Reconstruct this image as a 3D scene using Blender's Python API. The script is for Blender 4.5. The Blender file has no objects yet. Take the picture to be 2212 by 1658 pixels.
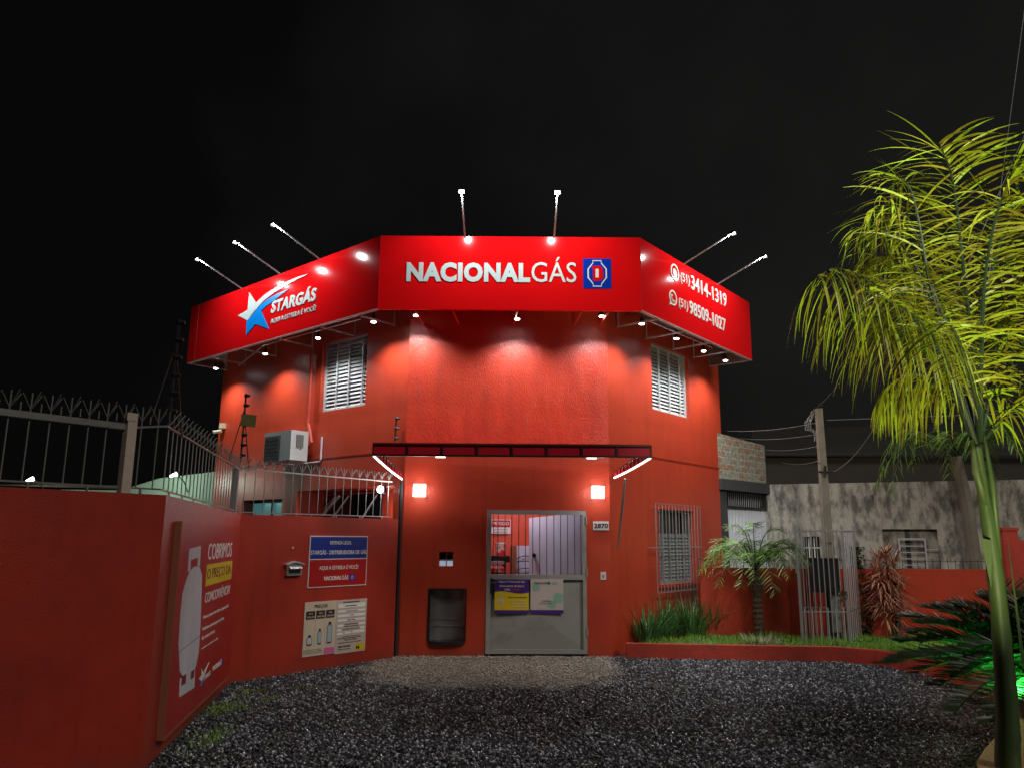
import bpy, math, random
from math import radians as R, sin, cos, pi, atan2
from mathutils import Vector as V3, Matrix as M4
import numpy as np
random.seed(7); rng=np.random.default_rng(7)
scn=bpy.context.scene
COL=scn.collection
# ---------------------------------------------------------------- camera
FPX,WW,HH=1680.,2212.,1658.
TH=R(11.1); RO=R(.43); HC=1.70
cd=bpy.data.cameras.new('camera'); cam=bpy.data.objects.new('camera',cd); COL.objects.link(cam)
cd.sensor_width=36; cd.lens=FPX/WW*36; cd.clip_start=.05; cd.clip_end=500
cam.matrix_world=M4.Translation((0,0,HC))@M4.Rotation(pi/2+TH,4,'X')@M4.Rotation(RO,4,'Z')
scn.camera=cam
# ---------------------------------------------------------------- world: night sky, faint town glow
w=bpy.data.worlds.new('World'); scn.world=w; w.use_nodes=True
nt=w.node_tree; nt.nodes.clear()
o_=nt.nodes.new('ShaderNodeOutputWorld'); bg=nt.nodes.new('ShaderNodeBackground')
tc=nt.nodes.new('ShaderNodeTexCoord'); no=nt.nodes.new('ShaderNodeTexNoise'); cr=nt.nodes.new('ShaderNodeValToRGB')
no.inputs['Scale'].default_value=2.4; no.inputs['Detail'].default_value=4; no.inputs['Roughness'].default_value=.5
sx=nt.nodes.new('ShaderNodeSeparateXYZ'); nt.links.new(tc.outputs['Generated'],sx.inputs[0])
m1=nt.nodes.new('ShaderNodeMath'); m1.operation='MULTIPLY_ADD'; m1.inputs[1].default_value=.45; m1.inputs[2].default_value=.0
nt.links.new(sx.outputs['X'],m1.inputs[0])
m2=nt.nodes.new('ShaderNodeMath'); m2.operation='MULTIPLY_ADD'; m2.inputs[1].default_value=.7
nt.links.new(no.outputs[0],m2.inputs[0]); nt.links.new(m1.outputs[0],m2.inputs[2]); nt.links.new(tc.outputs['Generated'],no.inputs['Vector'])
nt.links.new(m2.outputs[0],cr.inputs[0])
cr.color_ramp.elements[0].position=.22; cr.color_ramp.elements[0].color=(.0022,.0022,.0024,1)
cr.color_ramp.elements[1].position=.75; cr.color_ramp.elements[1].color=(.0125,.0128,.0118,1)
nt.links.new(cr.outputs[0],bg.inputs[0]); bg.inputs[1].default_value=1.0; nt.links.new(bg.outputs[0],o_.inputs[0])
# ---------------------------------------------------------------- street light from behind the camera (the one sun lamp, night level)
def light(name,kind,loc,energy,color=(1,1,1),target=None,parent=None,**k):
    l=bpy.data.lights.new(name,kind); l.energy=energy; l.color=color
    for a,b in k.items(): setattr(l,a,b)
    o=bpy.data.objects.new(name,l); COL.objects.link(o)
    q=V3(target)-V3(loc) if target is not None else V3((0,0,-1))
    o.rotation_euler=q.to_track_quat('-Z','Y').to_euler()
    if parent is not None: o.parent=parent
    o.location=loc
    return o
light('street_glow','SUN',(8,-3,6.5),.85,(1,.94,.86),(1.0,4.5,-.6),angle=R(12))
light('street_lamp_light','SPOT',(2.5,1.5,6.5),1900,(1,.95,.86),(6.3,13.2,1.2),spot_size=R(52),spot_blend=.8,shadow_soft_size=.3)
light('palm_spot_light','SPOT',(2.0,2.3,.3),850,(1,.93,.5),(3.3,5.5,3.5),spot_size=R(66),spot_blend=.5,shadow_soft_size=.08)
light('green_garden_light','SPOT',(3.9,6.65,.2),120,(.05,1,.1),(3.85,6.6,1.2),spot_size=R(120),spot_blend=.6,shadow_soft_size=.04)
light('shop_interior_light','POINT',(.0,12.35,2.75),45,(.88,.94,1),shadow_soft_size=.15)
scn.view_settings.view_transform='Standard'; scn.view_settings.look='None'; scn.view_settings.exposure=0; scn.view_settings.gamma=1
scn.cycles.use_denoising=True; scn.cycles.max_bounces=6; scn.cycles.diffuse_bounces=3; scn.cycles.sample_clamp_indirect=6
scn.cycles.caustics_reflective=False; scn.cycles.caustics_refractive=False
# ---------------------------------------------------------------- geometry of the place
def ray(x,y):
    u=(x-WW/2)/FPX; v=-(y-HH/2)/FPX; c,s=cos(RO),sin(RO); u,v=u*c-v*s,u*s+v*c
    return V3((u,cos(TH)-v*sin(TH),sin(TH)+v*cos(TH)))
CAM=V3((0,0,HC))
def atz(x,y,z=0): d=ray(x,y); return CAM+d*((z-HC)/d.z)
def atY(x,y,Y): d=ray(x,y); return CAM+d*(Y/d.y)
class Face:
    """a vertical plane from A to B; local x along it, local y into it, local z up"""
    def __init__(s,A,B):
        s.A=V3((A[0],A[1],0)); s.B=V3((B[0],B[1],0)); s.u=(s.B-s.A).normalized(); s.L=(s.B-s.A).length
        s.ang=atan2(s.u.y,s.u.x); s.n=V3((s.u.y,-s.u.x,0)); s.M=M4.Translation(s.A)@M4.Rotation(s.ang,4,'Z')
    def px(s,x,y,d=0):
        r=ray(x,y); a=s.A+s.n*d; t=s.n.dot(a-CAM)/s.n.dot(r); p=CAM+r*t
        return ((p-a).dot(s.u),p.z)
    def pt(s,a,z,d=0): q=s.A+s.u*a+s.n*d; return V3((q.x,q.y,z))
    def box(s,pts,d=0):
        q=[s.px(x,y,d) for x,y in pts]; return min(a for a,_ in q),max(a for a,_ in q),min(b for _,b in q),max(b for _,b in q)
A_=(-1.60,11.75); B_=(1.49,11.87)
SF=Face((-1.98,11.0),(1.9,11.0)); SL=Face((-6.35,14.82),(-1.98,11.0)); SR=Face((1.9,11.0),(4.5,14.22))
FF=Face(A_,B_)
dl=V3((.753,-.658,0)).normalized()
_t=Face((A_[0]-dl.x*8,A_[1]-dl.y*8),A_); tL=_t.px(478,860)[0]; _L=_t.pt(tL,0)
FL=Face((_L.x,_L.y),A_)
dr=V3((2.6,3.22,0)).normalized()
_t=Face(B_,(B_[0]+dr.x*8,B_[1]+dr.y*8)); _R=_t.pt(_t.px(1556,900)[0],0)
FR=Face(B_,(_R.x,_R.y))
PW=Face((-2.68,6.1),(-3.27,9.55)); LW=Face((-5.64,2.07),(-2.68,6.1)); FW=Face((-3.27,9.55),(-1.66,11.62))
RW=Face((3.1,13.1),(12,13.1))
# ---------------------------------------------------------------- materials
def mat(name,c,rough=.5,metal=0,var=0,vs=6,bump=0,bs=60,stretch=(1,1,1),emit=None,es=0,spec=None,trans=0,island=0,detail=4,coat=0,dark=None,ds=1.5,dlo=.45,dhi=.7,bdist=.01,rvar=0,grime=0,hue=.04):
    m=bpy.data.materials.new(name); m.use_nodes=True; n=m.node_tree; N=n.nodes; L=n.links; b=N['Principled BSDF']
    b.inputs['Base Color'].default_value=(*c,1); b.inputs['Roughness'].default_value=rough; b.inputs['Metallic'].default_value=metal
    if spec is not None: b.inputs['Specular IOR Level'].default_value=spec
    if coat: b.inputs['Coat Weight'].default_value=coat; b.inputs['Coat Roughness'].default_value=.12
    if trans: b.inputs['Transmission Weight'].default_value=trans
    if emit: b.inputs['Emission Color'].default_value=(*emit,1); b.inputs['Emission Strength'].default_value=es
    t=N.new('ShaderNodeTexCoord'); mp=N.new('ShaderNodeMapping'); mp.inputs['Scale'].default_value=stretch; L.new(t.outputs['Object'],mp.inputs[0])
    col=None
    if var or island:
        h=N.new('ShaderNodeHueSaturation'); h.inputs['Color'].default_value=(*c,1)
        ma=N.new('ShaderNodeMath'); ma.operation='MULTIPLY_ADD'
        if island:
            g=N.new('ShaderNodeNewGeometry'); L.new(g.outputs['Random Per Island'],ma.inputs[0]); a=island
            ma3=N.new('ShaderNodeMath'); ma3.operation='MULTIPLY_ADD'; ma3.inputs[1].default_value=hue; ma3.inputs[2].default_value=.5-hue/2; L.new(g.outputs['Random Per Island'],ma3.inputs[0]); L.new(ma3.outputs[0],h.inputs['Hue'])
        else:
            x=N.new('ShaderNodeTexNoise'); x.inputs['Scale'].default_value=vs; x.inputs['Detail'].default_value=6; x.inputs['Roughness'].default_value=.62; L.new(mp.outputs[0],x.inputs['Vector']); L.new(x.outputs[0],ma.inputs[0]); a=var*2
        ma.inputs[1].default_value=a; ma.inputs[2].default_value=1-a/2; L.new(ma.outputs[0],h.inputs['Value']); L.new(h.outputs[0],b.inputs['Base Color']); col=h.outputs[0]
    if dark:
        x=N.new('ShaderNodeTexNoise'); x.inputs['Scale'].default_value=ds; x.inputs['Detail'].default_value=8; x.inputs['Roughness'].default_value=.65; L.new(mp.outputs[0],x.inputs['Vector'])
        r=N.new('ShaderNodeMapRange'); r.inputs[1].default_value=dlo; r.inputs[2].default_value=dhi; L.new(x.outputs[0],r.inputs[0])
        mx=N.new('ShaderNodeMixRGB'); mx.inputs[1].default_value=(*c,1); mx.inputs[2].default_value=(*dark,1); L.new(r.outputs[0],mx.inputs[0])
        if col: L.new(col,mx.inputs[1])
        L.new(mx.outputs[0],b.inputs['Base Color'])
    if grime:
        src=b.inputs['Base Color'].links[0].from_socket if b.inputs['Base Color'].links else None
        m2=N.new('ShaderNodeMapping'); m2.inputs['Scale'].default_value=(7,7,.45); L.new(t.outputs['Object'],m2.inputs[0])
        x=N.new('ShaderNodeTexNoise'); x.inputs['Scale'].default_value=1; x.inputs['Detail'].default_value=5; L.new(m2.outputs[0],x.inputs['Vector'])
        g1=N.new('ShaderNodeMapRange'); g1.inputs[1].default_value=.52; g1.inputs[2].default_value=.72; g1.inputs[4].default_value=grime*.55; L.new(x.outputs[0],g1.inputs[0])
        a1=N.new('ShaderNodeMixRGB'); a1.inputs[2].default_value=(c[0]*.45,c[1]*.5,c[2]*.7,1); L.new(g1.outputs[0],a1.inputs[0]); L.new(src,a1.inputs[1])
        sz=N.new('ShaderNodeSeparateXYZ'); L.new(t.outputs['Object'],sz.inputs[0]); x2=N.new('ShaderNodeTexNoise'); x2.inputs['Scale'].default_value=6; x2.inputs['Detail'].default_value=6; L.new(t.outputs['Object'],x2.inputs['Vector'])
        q1=N.new('ShaderNodeMath'); q1.operation='MULTIPLY_ADD'; q1.inputs[1].default_value=.5; L.new(x2.outputs[0],q1.inputs[0]); L.new(sz.outputs['Z'],q1.inputs[2])
        g2=N.new('ShaderNodeMapRange'); g2.inputs[1].default_value=.46; g2.inputs[2].default_value=.20; g2.inputs[4].default_value=grime*.6; L.new(q1.outputs[0],g2.inputs[0])
        a2=N.new('ShaderNodeMixRGB'); a2.inputs[2].default_value=(.10,.055,.035,1); L.new(g2.outputs[0],a2.inputs[0]); L.new(a1.outputs[0],a2.inputs[1]); L.new(a2.outputs[0],b.inputs['Base Color'])
    if rvar:
        x=N.new('ShaderNodeTexNoise'); x.inputs['Scale'].default_value=9; x.inputs['Detail'].default_value=5; L.new(mp.outputs[0],x.inputs['Vector'])
        q=N.new('ShaderNodeMath'); q.operation='MULTIPLY_ADD'; q.inputs[1].default_value=rvar*2; q.inputs[2].default_value=rough-rvar; L.new(x.outputs[0],q.inputs[0]); L.new(q.outputs[0],b.inputs['Roughness'])
    if bump:
        x=N.new('ShaderNodeTexNoise'); x.inputs['Scale'].default_value=bs; x.inputs['Detail'].default_value=detail; L.new(mp.outputs[0],x.inputs['Vector'])
        bu=N.new('ShaderNodeBump'); bu.inputs['Strength'].default_value=bump; bu.inputs['Distance'].default_value=bdist; L.new(x.outputs[0],bu.inputs['Height']); L.new(bu.outputs[0],b.inputs['Normal'])
    return m
RED=(.44,.044,.016)
M_wall=mat('red_paint',RED,.36,spec=.7,var=.16,vs=2.2,bump=.38,bs=60,stretch=(1,1,.8),detail=7,dark=(.30,.024,.013),ds=1.1,dlo=.52,dhi=.85,rvar=.1,grime=.5)
M_rough=mat('rough_red_plaster',(.45,.040,.015),.34,spec=.9,var=.22,vs=7,bump=.5,bs=58,stretch=(1,1,.36),detail=8,bdist=.016,rvar=.12,dark=(.30,.018,.008),ds=2.3,dlo=.48,dhi=.8,grime=.45)
M_bwall=mat('boundary_red_paint',(.38,.031,.014),.42,var=.16,vs=2,bump=.32,bs=75,detail=7,dark=(.23,.018,.012),spec=.55,ds=.8,dlo=.45,dhi=.85,rvar=.08,grime=.6)
M_sign=mat('red_sign_vinyl',(.76,.005,.007),.09,var=.05,vs=1.5,spec=.5,bump=.05,bs=3)
M_signback=mat('sign_underside',(.09,.05,.045),.6,var=.15)
M_white=mat('white_letter',(.62,.76,.74),.3,var=.03)
M_wht=mat('white_print',(.75,.75,.73),.45)
M_blue=mat('blue_vinyl',(.0,.035,.42),.25); M_lblue=mat('light_blue_vinyl',(.0,.27,.85),.3)
M_dblue=mat('dark_blue_print',(.01,.03,.25),.4,var=.05); M_dred=mat('red_print',(.36,.008,.01),.4,var=.05)
M_steel=mat('galvanised_steel',(.45,.46,.46),.35,.7,var=.15,vs=12)
M_bar=mat('weathered_steel_bar',(.22,.215,.20),.45,.4,var=.25,vs=20)
M_barw=mat('grey_painted_bar',(.42,.42,.42),.45,.2,var=.15,vs=20)
M_black=mat('black_plastic',(.012,.012,.013),.4)
M_dark=mat('dark_metal',(.03,.03,.032),.42,.4,var=.2)
M_bin=mat('bin_metal',(.2,.2,.21),.35,.5,var=.3,vs=4)
M_armw=mat('white_painted_arm',(.33,.34,.35),.7)
M_lens=mat('lit_lens',(1,1,1),.3,emit=(.93,.97,1),es=28)
M_lens2=mat('lit_downlight_lens',(1,1,1),.3,emit=(.93,.97,1),es=30)
M_sconce=mat('lit_sconce_glass',(1,1,1),.4,emit=(1,.95,.86),es=6)
M_led=mat('led_strip',(1,1,1),.4,emit=(1,1,.93),es=3.2)
M_gate=mat('grey_gate_paint',(.30,.31,.30),.42,.1,var=.08,vs=3,bump=.12,bs=60,dark=(.17,.16,.14),ds=2.2,dlo=.5,dhi=.8,rvar=.12)
M_alu=mat('grey_louvre_aluminium',(.55,.58,.58),.35,.35,var=.1,vs=8)
M_glassd=mat('dark_window_glass',(.01,.013,.015),.08,spec=.8)
M_inred=mat('interior_red_wall',(.62,.09,.045),.5,var=.05)
M_ind=mat('interior_white_paint',(.60,.67,.82),.4,var=.05)
M_awn=mat('red_awning_sheet',(.55,.012,.03),.3,var=.12,vs=8); M_awnf=mat('dark_maroon_frame',(.035,.006,.008),.45)
M_ac=mat('air_conditioner_casing',(.52,.56,.54),.42,var=.08,vs=9); M_acg=mat('air_conditioner_grille',(.15,.16,.15),.5,var=.2,vs=30)
M_pipe=mat('orange_painted_pipe',(.5,.06,.03),.4)
M_conc=mat('old_concrete_pole',(.19,.17,.13),.8,var=.2,vs=7,bump=.3,bs=50,dark=(.13,.11,.08),ds=3)
M_plaster=mat('weathered_plaster',(.44,.42,.35),.85,var=.45,vs=22,bump=.5,bs=30,stretch=(1,1,.45),dark=(.13,.125,.11),ds=5,dlo=.44,dhi=.60)
M_lintel=mat('dark_lintel',(.04,.042,.042),.8,var=.25)
M_darkwall=mat('dark_upper_wall',(.045,.037,.028),.85,var=.25,vs=3)
M_corr=mat('corrugated_sheet',(.74,.78,.86),.35,.3,var=.06)
M_mint=mat('pale_green_wall',(.24,.34,.25),.7,var=.08)
M_wood=mat('wooden_post',(.46,.37,.30),.7,var=.2,vs=15)
M_board=mat('poster_red',(.34,.014,.010),.42,var=.16,vs=2.5,bump=.05,bs=25)
M_edge=mat('wooden_board_edge',(.23,.07,.03),.6)
M_yel=mat('yellow_print',(.6,.45,.01),.45); M_ink=mat('dark_ink',(.02,.015,.02),.5); M_redink=mat('dark_red_ink',(.16,.01,.02),.5)
M_cream=mat('cream_board',(.56,.48,.37),.5,var=.06); M_paper=mat('greyish_board',(.48,.41,.38),.5,var=.06); M_pink=mat('pink_print',(.62,.12,.36),.5)
M_cyl=mat('printed_grey',(.50,.50,.53),.5,var=.35,vs=3,stretch=(1,1,.3)); M_cyl2=mat('printed_pale_blue',(.33,.42,.5),.5); M_cylo=mat('printed_outline_grey',(.13,.14,.17),.5)
M_purple=mat('purple_print',(.06,.02,.2),.4); M_mpaper=mat('white_poster',(.5,.46,.45),.4); M_green=mat('pale_green_print',(.22,.42,.34),.5); M_dgreen=mat('deep_green_print',(.02,.2,.1),.5)
M_curb=mat('red_painted_curb',(.36,.03,.013),.6,var=.25,vs=5,bump=.4,bs=40,dark=(.2,.02,.012),ds=3)
M_tan=mat('tan_curb_stone',(.42,.27,.12),.7,var=.2,bump=.3)
M_soil=mat('lawn_soil',(.035,.05,.015),.9,var=.4,vs=9,bump=.5)
M_blade=mat('grass_blade',(.17,.34,.03),.55,island=.8)
M_snake=mat('strap_leaf',(.06,.16,.045),.38,island=1.0)
M_palm=mat('palm_leaflet',(.29,.34,.018),.38,island=1.0,hue=.09)
M_palmg=mat('small_palm_leaflet',(.16,.29,.05),.4,island=.9)
M_rib=mat('palm_rib',(.02,.04,.02),.45,var=.2)
M_cycad=mat('cycad_leaflet',(.022,.04,.014),.42,island=.8)
M_trunk=mat('green_palm_trunk',(.045,.085,.022),.5,var=.35,vs=5,bump=.3,bs=25,stretch=(1,1,.3),dark=(.17,.17,.10),ds=3,dlo=.5,dhi=.75)
M_stem=mat('brown_palm_stem',(.10,.07,.045),.85,var=.4,vs=12,bump=.9,bs=30,bdist=.03)
M_drac=mat('red_dracaena_leaf',(.46,.21,.13),.45,island=.8)
M_dry=mat('dry_leaf',(.30,.29,.2),.6,island=.6)
M_broad=mat('broad_leaf',(.05,.17,.035),.35,island=.5)
M_vine=mat('vine_leaf',(.02,.045,.013),.5,island=.8)
M_wire=mat('grey_wire',(.16,.16,.16),.5)
M_yplate=mat('yellowish_plate',(.20,.17,.06),.5,var=.3,vs=20)
M_plate=mat('white_plate',(.62,.60,.60),.4)
M_cam=mat('cream_plastic',(.62,.6,.42),.4)
M_bag=mat('printed_bag',(.5,.42,.4),.5,dark=(.45,.02,.02),ds=7,dlo=.45,dhi=.5)
M_teal=mat('teal_lit_glass',(.05,.16,.17),.2,emit=(.10,.34,.34),es=.35)
# gravel: dark and wet in the open, dry and pale under the awning
def gravel_mat(name,isl):
    m=bpy.data.materials.new(name); m.use_nodes=True; N=m.node_tree.nodes; L=m.node_tree.links; b=N['Principled BSDF']
    t=N.new('ShaderNodeTexCoord'); s=N.new('ShaderNodeSeparateXYZ'); L.new(t.outputs['Object'],s.inputs[0])
    x=N.new('ShaderNodeTexNoise'); x.inputs['Scale'].default_value=2.2; x.inputs['Detail'].default_value=5; L.new(t.outputs['Object'],x.inputs['Vector'])
    def mth(op,a,b2=None,c=None):
        q=N.new('ShaderNodeMath'); q.operation=op
        for i,v in enumerate((a,b2,c)):
            if v is None: continue
            if isinstance(v,(int,float)): q.inputs[i].default_value=v
            else: L.new(v,q.inputs[i])
        return q.outputs[0]
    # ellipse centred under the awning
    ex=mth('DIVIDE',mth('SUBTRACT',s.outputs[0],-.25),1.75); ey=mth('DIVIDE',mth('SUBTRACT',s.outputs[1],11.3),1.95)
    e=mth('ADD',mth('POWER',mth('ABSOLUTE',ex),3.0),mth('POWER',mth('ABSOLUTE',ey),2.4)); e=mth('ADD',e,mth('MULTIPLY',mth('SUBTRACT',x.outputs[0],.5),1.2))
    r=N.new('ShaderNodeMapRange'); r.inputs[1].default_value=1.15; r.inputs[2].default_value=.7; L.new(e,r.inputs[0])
    # mossy patches beside the left wall, bare earth at the right
    v=N.new('ShaderNodeTexNoise'); v.inputs['Scale'].default_value=1.9; v.inputs['Detail'].default_value=3; L.new(t.outputs['Object'],v.inputs['Vector'])
    px=N.new('ShaderNodeMapRange'); px.inputs[1].default_value=-1.7; px.inputs[2].default_value=-2.7; L.new(s.outputs[0],px.inputs[0])
    mo=N.new('ShaderNodeMapRange'); mo.inputs[1].default_value=.56; mo.inputs[2].default_value=.68; L.new(v.outputs[0],mo.inputs[0])
    moss=mth('MULTIPLY',mo.outputs[0],px.outputs[0])
    ea=N.new('ShaderNodeMapRange'); ea.inputs[1].default_value=2.6; ea.inputs[2].default_value=3.9; L.new(mth('SUBTRACT',s.outputs[0],mth('MULTIPLY',mth('SUBTRACT',s.outputs[1],6.2),.55)),ea.inputs[0])
    g=N.new('ShaderNodeNewGeometry'); val=g.outputs['Random Per Island'] if isl else x.outputs[0]
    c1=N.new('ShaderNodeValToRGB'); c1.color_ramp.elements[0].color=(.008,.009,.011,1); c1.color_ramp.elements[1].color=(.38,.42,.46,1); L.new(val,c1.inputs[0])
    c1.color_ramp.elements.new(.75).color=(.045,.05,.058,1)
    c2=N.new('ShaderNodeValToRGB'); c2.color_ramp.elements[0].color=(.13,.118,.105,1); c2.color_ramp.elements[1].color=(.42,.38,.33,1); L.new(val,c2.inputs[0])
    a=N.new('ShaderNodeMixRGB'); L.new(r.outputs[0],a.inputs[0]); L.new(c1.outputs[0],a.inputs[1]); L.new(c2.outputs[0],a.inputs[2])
    a2=N.new('ShaderNodeMixRGB'); L.new(moss,a2.inputs[0]); L.new(a.outputs[0],a2.inputs[1]); a2.inputs[2].default_value=(.05,.075,.012,1)
    a3=N.new('ShaderNodeMixRGB'); L.new(mth('MULTIPLY',ea.outputs[0],.75),a3.inputs[0]); L.new(a2.outputs[0],a3.inputs[1]); a3.inputs[2].default_value=(.10,.055,.028,1)
    L.new(a3.outputs[0],b.inputs['Base Color'])
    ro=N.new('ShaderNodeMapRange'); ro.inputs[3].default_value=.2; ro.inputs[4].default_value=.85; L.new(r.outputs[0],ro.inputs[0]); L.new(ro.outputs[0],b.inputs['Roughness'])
    if not isl:
        vo=N.new('ShaderNodeTexVoronoi'); vo.inputs['Scale'].default_value=60; L.new(t.outputs['Object'],vo.inputs['Vector'])
        bu=N.new('ShaderNodeBump'); bu.inputs['Strength'].default_value=1; bu.inputs['Distance'].default_value=.02; L.new(vo.outputs['Distance'],bu.inputs['Height']); L.new(bu.outputs[0],b.inputs['Normal'])
    return m
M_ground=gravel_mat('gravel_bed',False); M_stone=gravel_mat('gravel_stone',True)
def brick_mat():
    m=bpy.data.materials.new('clay_brick'); m.use_nodes=True; N=m.node_tree.nodes; L=m.node_tree.links; b=N['Principled BSDF']; b.inputs['Roughness'].default_value=.85
    t=N.new('ShaderNodeTexCoord'); mp=N.new('ShaderNodeMapping'); mp.inputs['Rotation'].default_value=(pi/2,0,0); L.new(t.outputs['Object'],mp.inputs[0])
    k=N.new('ShaderNodeTexBrick'); k.inputs['Scale'].default_value=1; k.inputs['Brick Width'].default_value=.29; k.inputs['Row Height'].default_value=.125; k.inputs['Mortar Size'].default_value=.012
    k.inputs['Color1'].default_value=(.30,.13,.06,1); k.inputs['Color2'].default_value=(.26,.25,.19,1); k.inputs['Mortar'].default_value=(.33,.33,.27,1); k.inputs['Bias'].default_value=.25
    L.new(mp.outputs[0],k.inputs['Vector'])
    x=N.new('ShaderNodeTexNoise'); x.inputs['Scale'].default_value=14; x.inputs['Detail'].default_value=6; L.new(t.outputs['Object'],x.inputs['Vector'])
    mx=N.new('ShaderNodeMixRGB'); mx.blend_type='MULTIPLY'; mx.inputs[0].default_value=.8; L.new(k.outputs[0],mx.inputs[1])
    r=N.new('ShaderNodeMapRange'); r.inputs[1].default_value=.3; r.inputs[2].default_value=.7; r.inputs[3].default_value=.35; r.inputs[4].default_value=1.4; L.new(x.outputs[0],r.inputs[0]); L.new(r.outputs[0],mx.inputs[2])
    L.new(mx.outputs[0],b.inputs['Base Color'])
    bu=N.new('ShaderNodeBump'); bu.inputs['Strength'].default_value=.8; bu.inputs['Distance'].default_value=.015; bu.invert=True; L.new(k.outputs['Fac'],bu.inputs['Height']); L.new(bu.outputs[0],b.inputs['Normal'])
    return m
M_brick=brick_mat()
# ---------------------------------------------------------------- builders
ORG={}
class MB:
    def __init__(s): s.v=[]; s.f=[]; s.sm=False
    def add(s,vs,fs):
        k=len(s.v); s.v+=[tuple(p) for p in vs]; s.f+=[tuple(i+k for i in f) for f in fs]; return s
    def box(s,x0,x1,y0,y1,z0,z1):
        return s.add([(x,y,z) for z in (z0,z1) for x,y in ((x0,y0),(x1,y0),(x1,y1),(x0,y1))],[(3,2,1,0),(4,5,6,7),(0,1,5,4),(1,2,6,5),(2,3,7,6),(3,0,4,7)])
    def tube(s,pts,r,n=6,cap=True):
        pts=[V3(p) for p in pts]; rs=r if isinstance(r,(list,tuple)) else [r]*len(pts); vs=[]; fs=[]
        ref=None
        for i,p in enumerate(pts):
            t=(pts[min(i+1,len(pts)-1)]-pts[max(i-1,0)]).normalized()
            if ref is None: ref=V3((0,0,1)) if abs(t.z)<.9 else V3((1,0,0))
            a=t.cross(ref).normalized(); b=t.cross(a); ref=-b
            ref=a.cross(t)
            for k in range(n):
                q=2*pi*k/n+pi/4*(n==4); vs.append(p+(a*cos(q)+b*sin(q))*rs[i])
        for i in range(len(pts)-1):
            for k in range(n):
                fs.append((i*n+k,i*n+(k+1)%n,(i+1)*n+(k+1)%n,(i+1)*n+k))
        if cap: fs+= [tuple(range(n-1,-1,-1)),tuple(range((len(pts)-1)*n,len(pts)*n))]
        return s.add(vs,fs)
    def poly(s,pts,y0,y1):
        """prism: outline (x,z) seen from the front, from y0 (front) to y1 (back)"""
        n=len(pts); a=sum(pts[i][0]*pts[(i+1)%n][1]-pts[(i+1)%n][0]*pts[i][1] for i in range(n))
        if a<0: pts=pts[::-1]
        return s.add([(x,y0,z) for x,z in pts]+[(x,y1,z) for x,z in pts],[tuple(range(n)),tuple(range(2*n-1,n-1,-1))]+[(i,i+n,(i+1)%n+n,(i+1)%n) for i in range(n)])
    def flat(s,pts,z0,z1):
        n=len(pts); a=sum(pts[i][0]*pts[(i+1)%n][1]-pts[(i+1)%n][0]*pts[i][1] for i in range(n))
        if a<0: pts=pts[::-1]
        return s.add([(x,y,z1) for x,y in pts]+[(x,y,z0) for x,y in pts],[tuple(range(n)),tuple(range(2*n-1,n-1,-1))]+[(i,i+n,(i+1)%n+n,(i+1)%n) for i in range(n)])
    def disc(s,x,z,r,y0,y1,n=24,rz=None): return s.poly([(x+r*cos(2*pi*k/n),z+(rz or r)*sin(2*pi*k/n)) for k in range(n)],y0,y1)
    def ring(s,x,z,r0,r1,y0,y1,n=28,gap=None,kx=1):
        vs=[];fs=[]
        for k in range(n):
            q=2*pi*k/n
            for r,y in ((r1,y0),(r0,y0),(r1,y1),(r0,y1)): vs.append((x+kx*r*cos(q),y,z+r*sin(q)))
        for k in range(n):
            a=4*k; b=4*((k+1)%n); fs+=[(a,b,b+1,a+1),(a+2,b+2,b,a),(a+1,b+1,b+3,a+3)]
        return s.add(vs,fs)
    def build(s,name,m,parent=None,org=None,smooth=False):
        me=bpy.data.meshes.new(name); o0=org if org is not None else (ORG.get(parent.name,(0,0,0)) if parent is not None else (0,0,0))
        me.from_pydata([(a-o0[0],b-o0[1],c-o0[2]) for a,b,c in s.v],[],s.f); me.materials.append(m)
        if smooth: me.polygons.foreach_set('use_smooth',[True]*len(me.polygons))
        o=bpy.data.objects.new(name,me); COL.objects.link(o); ORG[o.name]=tuple(o0)
        if parent is not None: o.parent=parent
        return o
def tag(o,label=None,cat=None,group=None,kind=None):
    for k,v in (('label',label),('category',cat),('group',group),('kind',kind)):
        if v: o[k]=v
    return o
def thing(name,label,cat,F=None,org=(0,0,0),group=None):
    o=bpy.data.objects.new(name,None); COL.objects.link(o); o.empty_display_size=.1
    o.matrix_world=(F.M if F else M4())@M4.Translation(org); ORG[o.name]=tuple(org)
    return tag(o,label,cat,group)
def solo(o,F,org,label,cat,group=None):
    o.matrix_world=(F.M if F else M4())@M4.Translation(org); return tag(o,label,cat,group)
KIDS={}
def copy_tree(o,parent=None):
    c=o.copy(); COL.objects.link(c); ORG[c.name]=ORG.get(o.name,(0,0,0))
    if parent is not None: c.parent=parent
    for ch in list(o.children): copy_tree(ch,c)
    return c
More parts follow.
